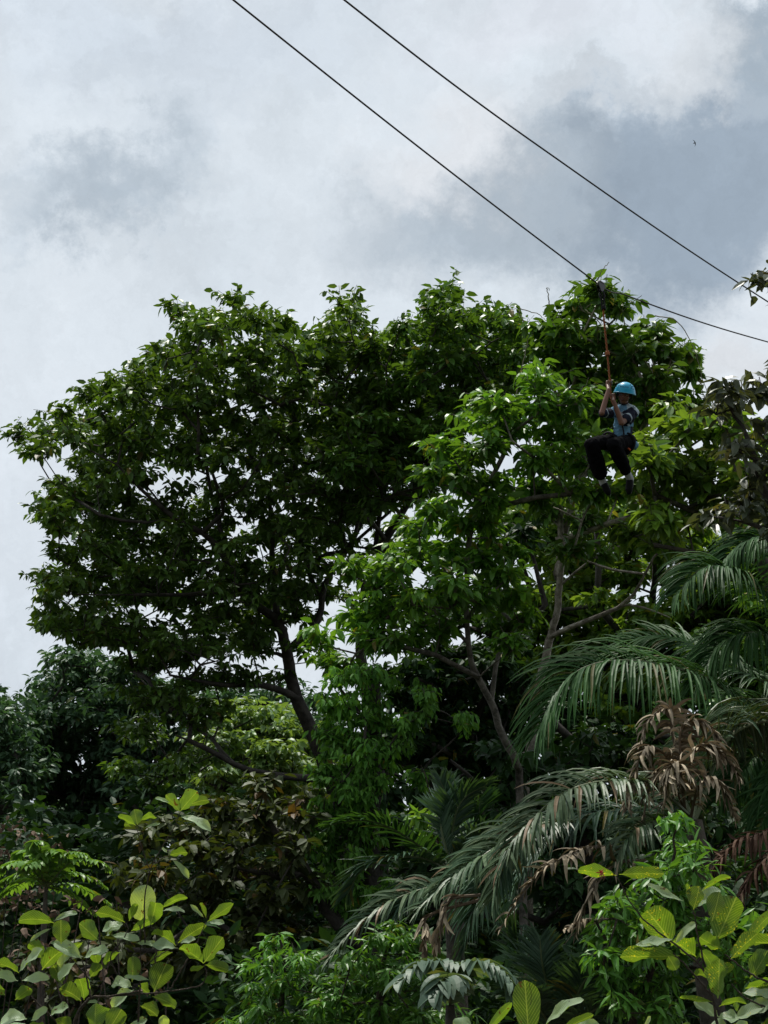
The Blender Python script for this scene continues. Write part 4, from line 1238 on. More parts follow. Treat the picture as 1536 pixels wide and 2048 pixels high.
# ------------------------------------------------------------------ big-leaved shrubs close by
def big_shrub(name, label, seed, d, stems, lv, mat, fill=(), base=None, flower=None):
    rng = np.random.default_rng(seed)
    P, D, Nn, L, Wd, ti = [], [], [], [], [], []
    for (bx, by, tx, ty, w, k, *dd) in lv:
        dz = d + (dd[0] if dd else 0) + rng.uniform(-.12, .12)
        a = W(bx, by, dz)
        ln = math.hypot(tx - bx, ty - by) * dz / FPX
        if k == 'T':
            dep = rng.uniform(-.1, .35) * ln
            n = AX * rng.uniform(.75, 1.0) + UP * rng.uniform(.25, .75) + RT * rng.uniform(-.3, .3)
        elif k == 'S':
            dep = rng.uniform(-.5, .2) * ln
            n = -AX * rng.uniform(.35, .7) + UP * rng.uniform(.8, 1.1) + RT * rng.uniform(-.35, .35)
        else:
            dep = rng.uniform(-.3, .3) * ln
            n = RT * rng.choice([-1, 1]) * .9 + UP * .6 + AX * rng.uniform(.2, .5)
        b = W(tx, ty, dz + dep)
        v = b - a
        P.append(a)
        D.append(v)
        Nn.append(n)
        L.append(np.linalg.norm(v) * 1.04)
        Wd.append(w * dz / FPX)
        ti.append(rng.uniform(0, .95))
    for (cx, cy, n, ln, dd) in fill:
        dz = d + dd
        c = W(cx, cy, dz)
        ph0 = rng.uniform(0, 6.28)
        for q in range(n):
            a = ph0 + q * 2.4
            v = nrm(RT * math.cos(a) + AX * math.sin(a) * .9 + UP * rng.uniform(.0, .8))
            ll = ln * dz / FPX * rng.uniform(.7, 1.1)
            P.append(c)
            D.append(v)
            Nn.append(UPV + AX * .3 + rng.normal(0, .3, 3) - v * .2)
            L.append(ll)
            Wd.append(ll * rng.uniform(.5, .62))
            ti.append(rng.uniform(0, 1))
    P, D, Nn, L, Wd, ti = map(np.array, (P, D, Nn, L, Wd, ti))
    V, Q, uv, tt = leaves(P, D, Nn, L, Wd, 'big', rng.uniform(-.35, 1.1, len(P)), .4, rng, ti, wave=.18)
    c0 = W(base[0], base[1], d)
    gz = ground_z(c0[0], c0[1])
    root = empty(name, (c0[0], c0[1], gz), label, 'shrub', 'big-leaved bushes nearest the viewer')
    link('foliage', make_mesh('foliage', V, Q, uv, tt, True), M[mat], root)
    ch = []
    stems = [[(p[0], p[1], p[2] * (.6 if p[2] > .0025 else 1)) for p in s] for s in stems]
    for s in stems:
        pts = [W(x, y, d + (r[1] if len(r) > 1 else 0)) for x, y, *r in [(p[0], p[1], 0, p[3] if len(p) > 3 else 0) for p in s]]
        S_ = spline(pts, 24)
        S_ = S_ + rng.normal(0, .0015, S_.shape)
        ch.append((S_, np.linspace(s[0][2], s[-1][2], 24)))
    g0 = ch[0][0][0]
    ch.append((spline([(c0[0], c0[1], gz - .1), (c0[0] * .6 + g0[0] * .4, c0[1], gz * .5 + g0[2] * .5), g0], 12), np.linspace(ch[0][1][0] * 1.5, ch[0][1][0], 12)))
    for c_ in ch[1:-1]:
        pass
    V, Q, uv, ti = tubes(ch, 6)
    link('stem', make_mesh('stem', V, Q, uv, None, True), M['twig_bark'], root)
    if flower:
        c = W(flower[0], flower[1], d - .05)
        n = 26
        Df = nrm(rng.normal(0, 1, (n, 3)) - UPV * .3)
        V, Q, uv, ti = leaves(np.repeat(c[None], n, 0), Df, rng.normal(0, 1, (n, 3)), rng.uniform(.010, .028, n), .005, 'lance', .5, .2, rng)
        link('flower', make_mesh('flower', V, Q, uv, ti), plain('flower_red', (.45, .06, .04), .5), root)
    return root


T, S_K, E_K = 'T', 'S', 'E'
left_leaves = [
    (360, 1623, 335, 1590, 26, T), (361, 1622, 392, 1583, 36, T), (373, 1613, 420, 1588, 22, T), (362, 1634, 424, 1642, 24, S_K), (340, 1606, 313, 1594, 10, S_K),
    (272, 1651, 238, 1632, 22, T), (275, 1650, 268, 1620, 28, T), (282, 1641, 312, 1622, 18, T), (290, 1655, 318, 1645, 7, S_K), (268, 1652, 250, 1645, 16, T),
    (338, 1711, 374, 1700, 22, T), (345, 1720, 382, 1748, 14, S_K), (335, 1706, 323, 1695, 7, S_K),
    (282, 1845, 286, 1784, 50, S_K), (250, 1845, 198, 1812, 30, T), (246, 1848, 203, 1853, 24, S_K), (323, 1817, 374, 1778, 18, T), (300, 1850, 318, 1800, 34, T),
    (325, 1822, 366, 1810, 14, S_K), (258, 1842, 272, 1806, 16, T), (262, 1862, 316, 1836, 26, T), (196, 1880, 160, 1848, 38, T), (212, 1872, 240, 1846, 30, S_K),
    (108, 1846, 43, 1822, 32, T), (107, 1843, 151, 1812, 13, S_K), (122, 1888, 121, 1843, 36, T), (102, 1857, 58, 1874, 9, S_K),
    (415, 1843, 466, 1810, 24, T), (412, 1836, 405, 1800, 10, T), (418, 1844, 447, 1846, 14, S_K), (408, 1835, 380, 1811, 10, S_K),
    (356, 1886, 409, 1845, 30, T), (352, 1892, 316, 1850, 32, T), (352, 1896, 308, 1884, 28, S_K), (360, 1886, 388, 1876, 16, S_K),
    (222, 1870, 276, 1878, 20, S_K), (272, 1886, 312, 1888, 14, S_K),
    (408, 1926, 445, 1877, 42, T), (407, 1927, 368, 1886, 40, T), (410, 1930, 457, 1932, 26, T), (408, 1932, 381, 1946, 16, T),
    (163, 1917, 112, 1880, 30, S_K), (84, 1918, 65, 1882, 30, T), (38, 1944, 80, 1898, 30, S_K), (84, 1940, 118, 1893, 40, T), (38, 1946, -4, 1913, 30, T), (36, 1962, -14, 1950, 34, S_K),
    (44, 1961, 96, 1955, 28, S_K), (168, 1916, 208, 1892, 28, S_K), (125, 1968, 108, 1928, 30, T), (150, 1925, 120, 1960, 30, S_K),
    (264, 1964, 268, 1914, 30, T), (264, 1974, 226, 1956, 28, S_K), (308, 1984, 331, 1925, 48, T), (268, 1980, 203, 2010, 38, S_K), (304, 1993, 355, 2004, 28, T), (300, 1990, 278, 1972, 30, T), (280, 2012, 318, 2022, 38, T),
    (190, 2064, 188, 2010, 44, T), (54, 2038, -4, 2028, 38, S_K), (62, 2042, 95, 2018, 22, S_K), (215, 2064, 242, 2022, 42, T), (162, 2002, 128, 1968, 38, T), (168, 2000, 165, 1952, 32, T), (115, 1948, 136, 1898, 26, S_K),
    (180, 1955, 200, 1930, 24, T), (195, 1930, 190, 1905, 22, T), (230, 2020, 180, 2035, 30, T), (30, 2000, 60, 1975, 26, T), (10, 1990, -20, 1970, 30, T), (100, 2030, 130, 2010, 26, S_K),
    (330, 2062, 326, 2030, 22, S_K), (255, 2066, 285, 2034, 20, S_K), (140, 2066, 120, 2030, 34, T), (90, 2070, 60, 2040, 34, T), (300, 1960, 250, 1955, 14, S_K),
    (345, 1905, 300, 1915, 22, T), (240, 1905, 205, 1915, 22, T), (165, 1885, 135, 1905, 22, T),
]
left_stems = [
    [(150, 2110, .016), (150, 2040, .013), (182, 1996, .011), (215, 1993, .009), (280, 1982, .006)],
    [(182, 1996, .008), (172, 1950, .007), (163, 1918, .004)],
    [(215, 1993, .009), (276, 1988, .008), (340, 1982, .007), (392, 1974, .006), (412, 1955, .005), (409, 1929, .003)],
    [(275, 2100, .010), (278, 2000, .008), (281, 1940, .006), (280, 1850, .004)],
    [(232, 1948, .006), (221, 1915, .006), (235, 1893, .005), (256, 1860, .004), (250, 1846, .003)],
    [(276, 1945, .006), (312, 1915, .005), (355, 1890, .003)],
    [(310, 1930, .006), (312, 1870, .005), (300, 1850, .004)],
    [(120, 2050, .008), (60, 1990, .006), (40, 1955, .004)],
    [(180, 1960, .006), (130, 1900, .005), (107, 1848, .003)],
    [(340, 1980, .006), (385, 1900, .005), (414, 1842, .003)],
    [(290, 1900, .006), (290, 1800, .006), (300, 1740, .005), (322, 1700, .005), (345, 1660, .004), (361, 1625, .003)],
    [(300, 1740, .004), (285, 1700, .003), (272, 1652, .002)], [(310, 1728, .003), (326, 1716, .003), (338, 1711, .002)],
]
big_shrub('big_leaf_bush', 'bush of large round yellow-green veined leaves, tallest spray above the brown tangle', 91, 6.3, left_stems, left_leaves, 'big_leaf',
          fill=[(60, 2080, 6, 80, .4), (180, 2100, 6, 80, .2)], base=(170, 2100))

right_leaves = [
    (1233, 1751, 1158, 1738, 30, T), (1238, 1749, 1324, 1745, 30, T),
    (1387, 1819, 1402, 1775, 42, T), (1367, 1802, 1290, 1779, 24, S_K), (1405, 1782, 1452, 1736, 16, T), (1390, 1815, 1432, 1773, 34, S_K), (1377, 1786, 1375, 1768, 9, T), (1424, 1842, 1442, 1786, 38, T),
    (1432, 1884, 1472, 1798, 60, T), (1345, 1888, 1296, 1818, 66, T), (1349, 1890, 1385, 1836, 16, S_K), (1345, 1878, 1285, 1893, 24, S_K), (1262, 1897, 1335, 1864, 18, S_K), (1360, 1912, 1245, 1914, 44, T),
    (1392, 1914, 1350, 1878, 54, T), (1442, 1898, 1400, 1880, 40, T), (1462, 1918, 1508, 1866, 34, T), (1490, 1885, 1540, 1820, 24, T), (1436, 1997, 1440, 1922, 50, T), (1432, 1957, 1384, 1934, 24, T),
    (1336, 1912, 1352, 1938, 28, T), (1438, 2013, 1490, 1982, 18, T), (1474, 2023, 1474, 2004, 13, T), (1426, 2004, 1362, 1995, 14, T), (1438, 2034, 1390, 2004, 32, S_K), (1436, 2034, 1476, 2036, 30, S_K),
    (1468, 2037, 1540, 2008, 34, S_K), (1484, 1986, 1544, 1990, 30, S_K), (1500, 1957, 1540, 1906, 44, T), (1490, 1977, 1545, 1960, 36, T), (1502, 1914, 1545, 1932, 40, T), (1446, 1950, 1460, 1925, 24, T), (1400, 1900, 1430, 1930, 34, T),
    (1460, 2070, 1430, 2040, 34, S_K), (1530, 2070, 1545, 2030, 30, T), (1500, 2075, 1480, 2045, 30, S_K), (1395, 2080, 1360, 2055, 30, T),
]
right_stems = [
    [(1440, 2110, .012), (1426, 1995, .010), (1402, 1900, .006), (1387, 1820, .004)],
    [(1424, 1978, .009), (1405, 1935, .008), (1355, 1893, .007), (1308, 1858, .006), (1265, 1812, .005), (1234, 1752, .004)],
    [(1424, 1990, .007), (1375, 1935, .006), (1345, 1905, .004)],
    [(1600, 1985, .010), (1530, 1962, .008), (1490, 1940, .006), (1450, 1908, .004)],
    [(1600, 2040, .008), (1500, 2000, .007), (1462, 1968, .004)],
    [(1600, 2020, .012), (1520, 2080, .012), (1440, 2110, .012)],
]
big_shrub('big_leaf_bush', 'bush of large yellow-green leaves speckled with holes, a tiny red blossom at its tip', 92, 5.6, right_stems, right_leaves, 'big_leaf_holed',
          fill=[(1580, 2000, 6, 90, .1), (1600, 1900, 5, 90, .3), (1520, 2110, 6, 90, 0)], base=(1500, 2100), flower=(1203, 1746))

mid_leaves = [
    (1058, 2080, 1050, 1964, 56, T), (970, 2068, 1021, 2002, 18, T), (925, 2085, 922, 2037, 36, S_K), (1088, 2056, 1137, 1983, 30, S_K), (1120, 2062, 1184, 2030, 22, T), (1136, 2066, 1196, 2043, 26, S_K),
    (1010, 2085, 985, 2055, 30, T), (1200, 2085, 1160, 2062, 24, S_K), (1290, 2070, 1300, 2034, 16, S_K),
]
big_shrub('big_leaf_bush', 'lowest big-leaved bush, one upright glowing oval leaf and a curled pale one', 93, 5.2,
          [[(1070, 2160, .010), (1068, 2120, .008), (1062, 2085, .005), (1059, 2078, .004)], [(1068, 2120, .006), (1100, 2085, .005), (1130, 2066, .003)], [(1068, 2125, .006), (1000, 2095, .005), (960, 2080, .003)],
           [(1062, 2010, .001), (1060, 1972, .0012), (1052, 1955, .0012), (1036, 1955, .001), (1033, 1968, .001)]],
          mid_leaves, 'big_leaf', fill=[(1070, 2140, 7, 90, .1), (960, 2130, 6, 80, .1), (1170, 2130, 6, 80, .1)], base=(1070, 2160))

# ------------------------------------------------------------------ zip line cables
PD = 14.7                     # distance of the rider
steel = plain('steel_cable', (.035, .030, .025), .55, .4, .3)


def cable(name, pts, label):
    P = np.array([W(*p) for p in pts])
    a, b = P[0] + (P[0] - P[1]) * 1.2, P[-1] + (P[-1] - P[-2]) * 1.2
    allp = np.vstack([a, P, b])
    out = []
    for i in range(len(allp) - 1):
        n = 24
        f = np.linspace(0, 1, n, endpoint=(i == len(allp) - 2))
        out.append(allp[i] + (allp[i + 1] - allp[i]) * f[:, None] - UPV * .03 * np.sin(f * math.pi)[:, None])
    P = np.vstack(out)
    V, Q, uv, ti = tubes([(P, np.full(len(P), .0080))], 8)
    o = link(name, make_mesh(name, V, Q, uv, None, True), steel)
    tag(o, label, 'cable', 'zip line cables across the sky')


cable('zip_line_cable', [(463, -3, 11.2), (1199, 570, PD), (1240, 586, PD + .35), (1536, 684, 17.2)], 'lower steel cable that carries the trolley and bends at it')
cable('zip_line_cable', [(685, -3, 11.2), (1110, 315, 13.6), (1560, 619, 16.6)], 'upper empty steel cable, nothing hanging from it')


# ------------------------------------------------------------------ trolley, slings and rope
def H(px, py, dz=0.0):
    return W(px, py, PD + dz)


def mat_obj(name, V, Q, mt, parent, smooth=True):
    return link(name, make_mesh(name, V, Q, None, None, smooth), mt, parent)


def prism(pts2, o, ux, uy, uz, th, bev=0.0):
    """flat outline (x,y) extruded by th along uz, centred"""
    n = len(pts2)
    A = [o + ux * x + uy * y - uz * th / 2 for x, y in pts2]
    B = [p + uz * th for p in A]
    bm = bmesh.new()
    va = [bm.verts.new(p) for p in A]
    vb = [bm.verts.new(p) for p in B]
    bm.faces.new(va[::-1])
    bm.faces.new(vb)
    for i in range(n):
        bm.faces.new((va[i], va[(i + 1) % n], vb[(i + 1) % n], vb[i]))
    bmesh.ops.recalc_face_normals(bm, faces=bm.faces)
    if bev:
        bmesh.ops.bevel(bm, geom=list(bm.edges), offset=bev, segments=2, affect='EDGES')
    return bm


def bm_obj(name, bm, mt, parent, smooth=True):
    me = bpy.data.meshes.new(name)
    bm.to_mesh(me)
    bm.free()
    me.polygons.foreach_set('use_smooth', np.full(len(me.polygons), smooth))
    return link(name, me, mt, parent)


black = plain('black_metal', (.012, .012, .014), .4, .5, .2)
alu = plain('scuffed_aluminium', (.30, .30, .29), .45, .5, .6)
web = plain('black_webbing', (.012, .012, .014), .8, .2)
rope_m = plain('orange_rope', (.30, .10, .035), .75, .25, scale=120)
tp = H(1201, 572)
tro = empty('zip_line_trolley', tp, 'black pulley trolley with orange rope hanging from the lower cable to the rider', 'pulley')
cdir = nrm(H(1240, 590, .3) - H(1165, 543, -.15))
cup = nrm(UPV - cdir * cdir[2])
cn = np.cross(cdir, cup)
side = [(-.062, .022), (-.034, .042), (.034, .042), (.062, .022), (.046, -.024), (.012, -.070), (-.012, -.070), (-.046, -.024)]
for s in (-1, 1):
    bm_obj('side_plate', prism(side, tp + cn * s * .016, cdir, cup, cn, .006, .001), black, tro, False)
for s in (-1, 1):
    c = tp + cdir * s * .038 + cup * .012
    V, Q, _, _ = tubes([([c - cn * .011, c - cn * .010, c - cn * .004, c + cn * .004, c + cn * .010, c + cn * .011], [.004, .026, .020, .020, .026, .004])], 20)
    mat_obj('wheel', V, Q, alu, tro)
cp = [(-.040, .046), (.040, .046), (.050, .034), (-.050, .034)]
bm_obj('cover_plate', prism(cp, tp, cdir, cup, cn, .05, .002), alu, tro, False)


def loop(cx, top, bot, w, r, nrmv=None):
    t = np.linspace(0, 2 * math.pi, 26)
    ax = nrm(np.array(bot) - np.array(top))
    sd = RT if nrmv is None else nrmv
    mid = (np.array(top) + np.array(bot)) / 2
    h = np.linalg.norm(np.array(bot) - np.array(top)) / 2
    return mid - ax * h * np.cos(t)[:, None] + sd * w * np.sin(t)[:, None], np.full(26, r)


V, Q, _, _ = tubes([loop(0, H(1203, 583), H(1205, 600), .028, .006)], 8)
mat_obj('carabiner', V, Q, black, tro)
P = spline([H(1204, 580), H(1205, 598), H(1206, 615)], 10)
V, Q, _, _ = tubes([(P + RT * .012, np.full(10, .007)), (P - RT * .012, np.full(10, .007))], 8)
mat_obj('sling', V, Q, web, tro)
rt = np.linspace(0, 1, 240)
rp = spline([H(1206, 612), H(1209, 650), H(1214, 700), H(1219, 755), H(1223, 798, -.05), H(1230, 815, -.075), H(1239, 838, -.09), H(1243, 848, -.09)], 240)
st = []
for k in range(2):
    ph = rt * 150 + k * math.pi
    st.append((rp + RT * (.0055 * np.cos(ph))[:, None] + AX * (.0055 * np.sin(ph))[:, None], np.full(240, .0062)))
V, Q, _, _ = tubes(st, 6)
mat_obj('rope', V, Q, rope_m, tro)
for q, (kx, ky) in enumerate(((1207, 616), (1215, 708))):
    kc = H(kx, ky)
    kk = [(kc + np.array([.016 * math.cos(a), .016 * math.sin(a), (a - 9) * .0022]), .010) for a in np.linspace(0, 18, 50)]
    V, Q, _, _ = tubes([(np.array([x for x, _ in kk]), np.array([r for _, r in kk]))], 6)
    mat_obj('knot', V, Q, rope_m if q else web, tro)


# ------------------------------------------------------------------ the rider
def ball(bm, c, r, rot=None, sub=2):
    r = (r, r, r) if np.isscalar(r) else r
    mt = Matrix.Translation(Vector(c)) @ (rot.to_4x4() if rot is not None else Matrix.Identity(4)) @ Matrix.Diagonal((*r, 1))
    bmesh.ops.create_icosphere(bm, subdivisions=sub, radius=1.0, matrix=mt)


def cap(bm, pts, rads, stepf=.35, sub=2):
    """a tapering limb through pts"""
    for i in range(len(pts) - 1):
        a, b = np.array(pts[i]), np.array(pts[i + 1])
        n = max(2, int(np.linalg.norm(b - a) / (min(rads[i], rads[i + 1]) * stepf)))
        for k in range(n + 1):
            f = k / n
            ball(bm, a + (b - a) * f, rads[i] + (rads[i + 1] - rads[i]) * f, sub=sub)


def solid(name, bm, voxel, smooth_it, mats, parent, noise=0.0, nscale=.05, pick=None):
    me = bpy.data.meshes.new(name)
    bm.to_mesh(me)
    bm.free()
    o = bpy.data.objects.new(name, me)
    C.objects.link(o)
    md = o.modifiers.new('r', 'REMESH')
    md.mode = 'VOXEL'
    md.voxel_size = voxel
    if smooth_it:
        sm = o.modifiers.new('s', 'SMOOTH')
        sm.iterations = smooth_it
        sm.factor = .5
    if noise:
        tx = bpy.data.textures.new(name, 'CLOUDS')
        tx.noise_scale = nscale
        dm = o.modifiers.new('d', 'DISPLACE')
        dm.texture = tx
        dm.strength = noise
        dm.texture_coords = 'GLOBAL'
        dm.mid_level = .5
    bpy.context.view_layer.update()
    dg = bpy.context.evaluated_depsgraph_get()
    nm = bpy.data.meshes.new_from_object(o.evaluated_get(dg))
    nm.name = name
    bpy.data.objects.remove(o)
    nm.polygons.foreach_set('use_smooth', np.full(len(nm.polygons), True))
    ob = link(name, nm, mats, parent)
    if pick:
        co = np.empty(len(nm.polygons) * 3, np.float32)
        nm.polygons.foreach_get('center', co)
        nm.polygons.foreach_set('material_index', pick(co.reshape(-1, 3).astype(float)).astype(np.int32))
    return ob


def seg_dist(P, a, b):
    a, b = np.array(a), np.array(b)
    ab = b - a
    t = np.clip((P - a) @ ab / (ab @ ab), 0, 1)
    return np.linalg.norm(P - (a + t[:, None] * ab), axis=1), t


skin = plain('brown_skin', (.17, .080, .050), .5, .35, var=.06, scale=12)
skin_d = plain('lip', (.12, .045, .04), .45, .4, var=.05)
shirt_m = plain('slate_blue_shirt', (.12, .26, .38), .85, .2, var=.12, scale=25)
navy = plain('navy_panel', (.010, .013, .028), .85, .2)
palestripe = plain('pale_stripe', (.36, .44, .48), .8, .2)
trous = plain('black_trousers', (.005, .005, .006), .95, .05)
sock = plain('white_sock', (.42, .43, .45), .9, .1)
shoe_m = plain('black_shoe', (.005, .005, .006), .7, .15)
sole_m = plain('grey_sole', (.10, .10, .11), .7, .3)
hair_m = plain('black_hair', (.008, .007, .006), .6, .4)
helm_m = plain('blue_helmet', (.006, .32, .52), .42, .35, var=.03, coat=.1)
helm_in = plain('helmet_lining', (.01, .011, .013), .8, .2)
orange_m = plain('orange_strap', (.60, .10, .02), .6, .3)
eye_w = plain('eye_white', (.42, .40, .37), .3, .5)
eye_b = plain('eye_dark', (.006, .005, .005), .15, .6)

hipc = H(1242, 884, .02)
man = empty('person', hipc, 'person in blue helmet and slate shirt gripping the rope, knees drawn up in a harness', 'person')

# head frame: the face looks towards the viewer, a little down and to its right
hc = H(1249, 788, -.01)                       # centre of the skull
hz = nrm(UP * 1.0 + RT * .10 - AX * .22)
hf = nrm(-AX + RT * -.28 - UP * .22)
hf = nrm(hf - hz * (hf @ hz))
hx = np.cross(hf, hz)                          # towards the rider's right, the viewer's left ... sign fixed below
hx = hx if hx @ RT > 0 else -hx


def HP(x, y, z):
    """head space: x towards the viewer's right, y forward (face), z up"""
    return hc + hx * x + hf * y + hz * z


HR = Matrix([tuple(hx), tuple(hf), tuple(hz)]).transposed()

SR, SL = H(1223, 826, .02), H(1268, 826, .03)          # shoulders (viewer's left / right)
ER, EL = H(1204, 826, -.20), H(1243, 846, -.17)        # elbows
WR, WL = H(1217, 779, -.10), H(1227, 801, -.16)        # wrists
HIR, HIL = H(1226, 882, .02), H(1257, 884, .02)
KR, KL = H(1182, 889, -.24), H(1227, 889, -.34)
AR, AL = H(1201, 949, -.10), H(1253, 943, -.16)
neck = H(1251, 812, .03)
bm = bmesh.new()
ball(bm, HP(0, -.012, .02), (.070, .085, .080), HR)
ball(bm, HP(0, .020, -.035), (.056, .058, .055), HR)
ball(bm, HP(0, .035, -.075), (.034, .034, .026), HR)            # chin
ball(bm, HP(-.034, .050, -.030), (.022, .018, .020), HR)        # cheeks
ball(bm, HP(.034, .050, -.030), (.022, .018, .020), HR)
ball(bm, HP(0, .066, .012), (.040, .014, .010), HR)             # brow
cap(bm, [HP(0, .070, .004), HP(0, .086, -.022)], [.006, .0105])  # nose
ball(bm, HP(-.010, .080, -.026), .0075)
ball(bm, HP(.010, .080, -.026), .0075)
ball(bm, HP(0, .072, -.049), (.020, .010, .0075), HR)           # mouth
for s in (-1, 1):
    ball(bm, HP(s * .072, -.004, -.018), (.010, .018, .028), HR)
cap(bm, [HP(0, -.02, -.06), neck, H(1249, 822, .04)], [.040, .036, .044])
# trunk
cap(bm, [H(1249, 828, .04), H(1247, 850, .04), H(1243, 882, .03)], [.085, .090, .088])
cap(bm, [SR, H(1249, 822, .04), SL], [.040, .055, .040])
# arms
cap(bm, [SR, ER, (np.array(ER) + WR) / 2, WR], [.040, .031, .029, .020])
cap(bm, [SL, EL, (np.array(EL) + WL) / 2, WL], [.040, .031, .029, .020])
# legs inside the trousers
cap(bm, [HIR, KR, AR], [.066, .046, .030])
cap(bm, [HIL, KL, AL], [.066, .046, .030])


def grip(bm, wrist, centre, axis, palm_side, reach):
    """a hand closed round the rope: centre on the rope, axis along it, palm_side from rope towards the palm"""
    ax = nrm(np.array(axis))
    pn = nrm(np.array(palm_side) - ax * (np.array(palm_side) @ ax))
    q = np.cross(ax, pn)
    palm = centre + pn * .030
    cap(bm, [wrist, palm - ax * .012, palm], [.019, .021, .019])
    for k in range(4):
        cap(bm, [palm + ax * (-.018 + .013 * k) * .8, palm + ax * (-.022 + .0155 * k) + q * .014], [.013, .011])
    lens = (.9, 1.0, .95, .78)
    for k in range(4):
        o = centre + ax * (.025 - .0155 * k)
        A = [(1.0, .024), (.45, .031), (-.25, .029), (-.75, .020), (-.35, .013)]
        # knuckle, first bend, second bend, tip: wraps round the rope
        pts = []
        for ang, rr in ((25, .031), (80, .030), (140, .027), (200, .023), (245, .019)):
            a = math.radians(25 + (ang - 25) * lens[k])
            pts.append(o + pn * rr * math.cos(a) + q * rr * math.sin(a) * reach)
        cap(bm, pts, [.0098, .0092, .0085, .0078, .0068], .5)
    # thumb from the side of the palm across the rope the other way
    th = centre + ax * .006
    pts = [palm - ax * .006 - q * .014 * reach, th + pn * .016 - q * .026 * reach + ax * .010, th - pn * .008 - q * .027 * reach + ax * .022, th - pn * .022 - q * .014 * reach + ax * .026]
    cap(bm, pts, [.0115, .0100, .0090, .0080], .5)


rope_ax = nrm(H(1219, 755) - H(1222, 790))
grip(bm, WR, H(1219.5, 767), rope_ax, AX * .2 + RT * -.7 - UP * .1 - AX * .6, -1)
grip(bm, WL, H(1223.5, 793, -.02), rope_ax, RT * .5 - AX * .8, 1)
solid('body', bm, .0042, 2, skin, man)

# face details
for s in (-1, 1):
    ec = HP(s * .026, .0655, -.002)
    b2 = bmesh.new()
    ball(b2, ec, (.0125, .007, .0062), HR)
    bm_obj('eye', b2, eye_w, man)
    b2 = bmesh.new()
    ball(b2, HP(s * .026 - .003, .0705, -.0025), (.0058, .0030, .0056), HR)
    bm_obj('pupil', b2, eye_b, man)
    cp_ = spline([HP(s * .012, .078, .012), HP(s * .026, .077, .017), HP(s * .042, .068, .012)], 8)
    V, Q, _, _ = tubes([(cp_, np.array([.001, .002, .003, .0032, .003, .0026, .002, .001]))], 6)
    mat_obj('eyebrow', V, Q, hair_m, man)
b2 = bmesh.new()
ball(b2, HP(0, .0800, -.0465), (.0165, .0035, .0030), HR)
ball(b2, HP(0, .0800, -.0535), (.0150, .0040, .0035), HR)
bm_obj('lips', b2, skin_d, man)
b2 = bmesh.new()
ball(b2, HP(0, -.024, .022), (.077, .088, .078), HR, 3)
for s in (-1, 1):
    ball(b2, HP(s * .066, -.012, -.002), (.014, .026, .032), HR)
ball(b2, HP(0, -.072, -.035), (.058, .030, .045), HR)
solid('hair', b2, .006, 1, hair_m, man, .006, .01)

# helmet: thick dome with flared rim, vents, lettering and chin strap
hel = empty('helmet', HP(0, 0, .03))
hel.parent = man
hel.location = Vector(HP(0, 0, .03)) - Vector(hipc)
oz, oy = .030, -.006
RX, RY, RZ = .110, .122, .108


def dome(u, v, k=1.0):
    """u azimuth (0 = front), v 0 rim .. 1 top"""
    a = v * math.pi / 2
    fl = 1 + .05 * max(0, 1 - v * 9)
    lowf = -.012 - .030 * (1 - v) * (1 - math.cos(u)) * .5 + .012 * max(0, math.cos(u)) * (1 - v)
    return HP(RX * k * fl * math.cos(a) ** .85 * math.sin(u), oy + RY * k * fl * math.cos(a) ** .85 * math.cos(u), oz + RZ * k * math.sin(a) ** .95 + lowf)


nu, nv = 56, 20
Vd, Qd = [], []
for k in (1.0, .955):
    for j in range(nv + 1):
        for i in range(nu):
            Vd.append(dome(2 * math.pi * i / nu, j / nv, k))
off = (nv + 1) * nu
for j in range(nv):
    for i in range(nu):
        i2 = (i + 1) % nu
        Qd.append((j * nu + i, (j + 1) * nu + i, (j + 1) * nu + i2, j * nu + i2))
        Qd.append((off + j * nu + i, off + j * nu + i2, off + (j + 1) * nu + i2, off + (j + 1) * nu + i))
rimq = [(i, (i + 1) % nu, off + (i + 1) % nu, off + i) for i in range(nu)]
mi = [0, 1] * (nv * nu) + [0] * nu
me = make_mesh('shell', np.array(Vd), np.array(Qd + rimq), None, None, True, np.array(mi))
link('shell', me, [helm_m, helm_in], hel)
V, Q, _, _ = tubes([(np.array([dome(2 * math.pi * i / 56, .0, 1.0) for i in range(57)]), np.full(57, .0042))], 6)
mat_obj('rim', V, Q, plain('rim_blue', (.10, .42, .58), .35, .5), hel)
vent_m = plain('vent_dark', (.004, .02, .07), .6, .3)
for u, v in [(-44, .30), (-52, .42), (-38, .45), (-56, .62), (-46, .70), (44, .34), (52, .46), (42, .56), (60, .30), (56, .66), (-66, .34), (66, .48), (-90, .5), (90, .5), (-120, .5), (120, .5), (180, .5)]:
    u = math.radians(u)
    c = dome(u, v, 1.002)
    t1 = nrm(dome(u + .02, v, 1.002) - c)
    t2 = nrm(dome(u, v + .02, 1.002) - c)
    nn_ = np.cross(t1, t2)
    o2 = [(.0055 * math.cos(a), .0072 * math.sin(a)) for a in np.linspace(0, 2 * math.pi, 12, endpoint=False)]
    bm_obj('vent', prism(o2, c, t1, t2, nn_, .003), vent_m, hel, False)
fc = bpy.data.curves.new('lettering', 'FONT')
fc.body = 'ANGLINO'
fc.align_x = 'CENTER'
fc.align_y = 'CENTER'
fc.size = .024
fc.extrude = .0006
fo = bpy.data.objects.new('lettering', fc)
C.objects.link(fo)
bpy.context.view_layer.update()
fm = bpy.data.meshes.new_from_object(fo.evaluated_get(bpy.context.evaluated_depsgraph_get()))
bpy.data.objects.remove(fo)
for v_ in fm.vertices:
    x, y, z = v_.co
    u = x / .105 * 1.0 + math.radians(-4)
    vv = .36 + y / (RZ * 1.35)
    v_.co = Vector(dome(u, vv, 1.006 + z * 5))
link('lettering', fm, plain('lettering_ink', (.008, .05, .10), .6), hel)
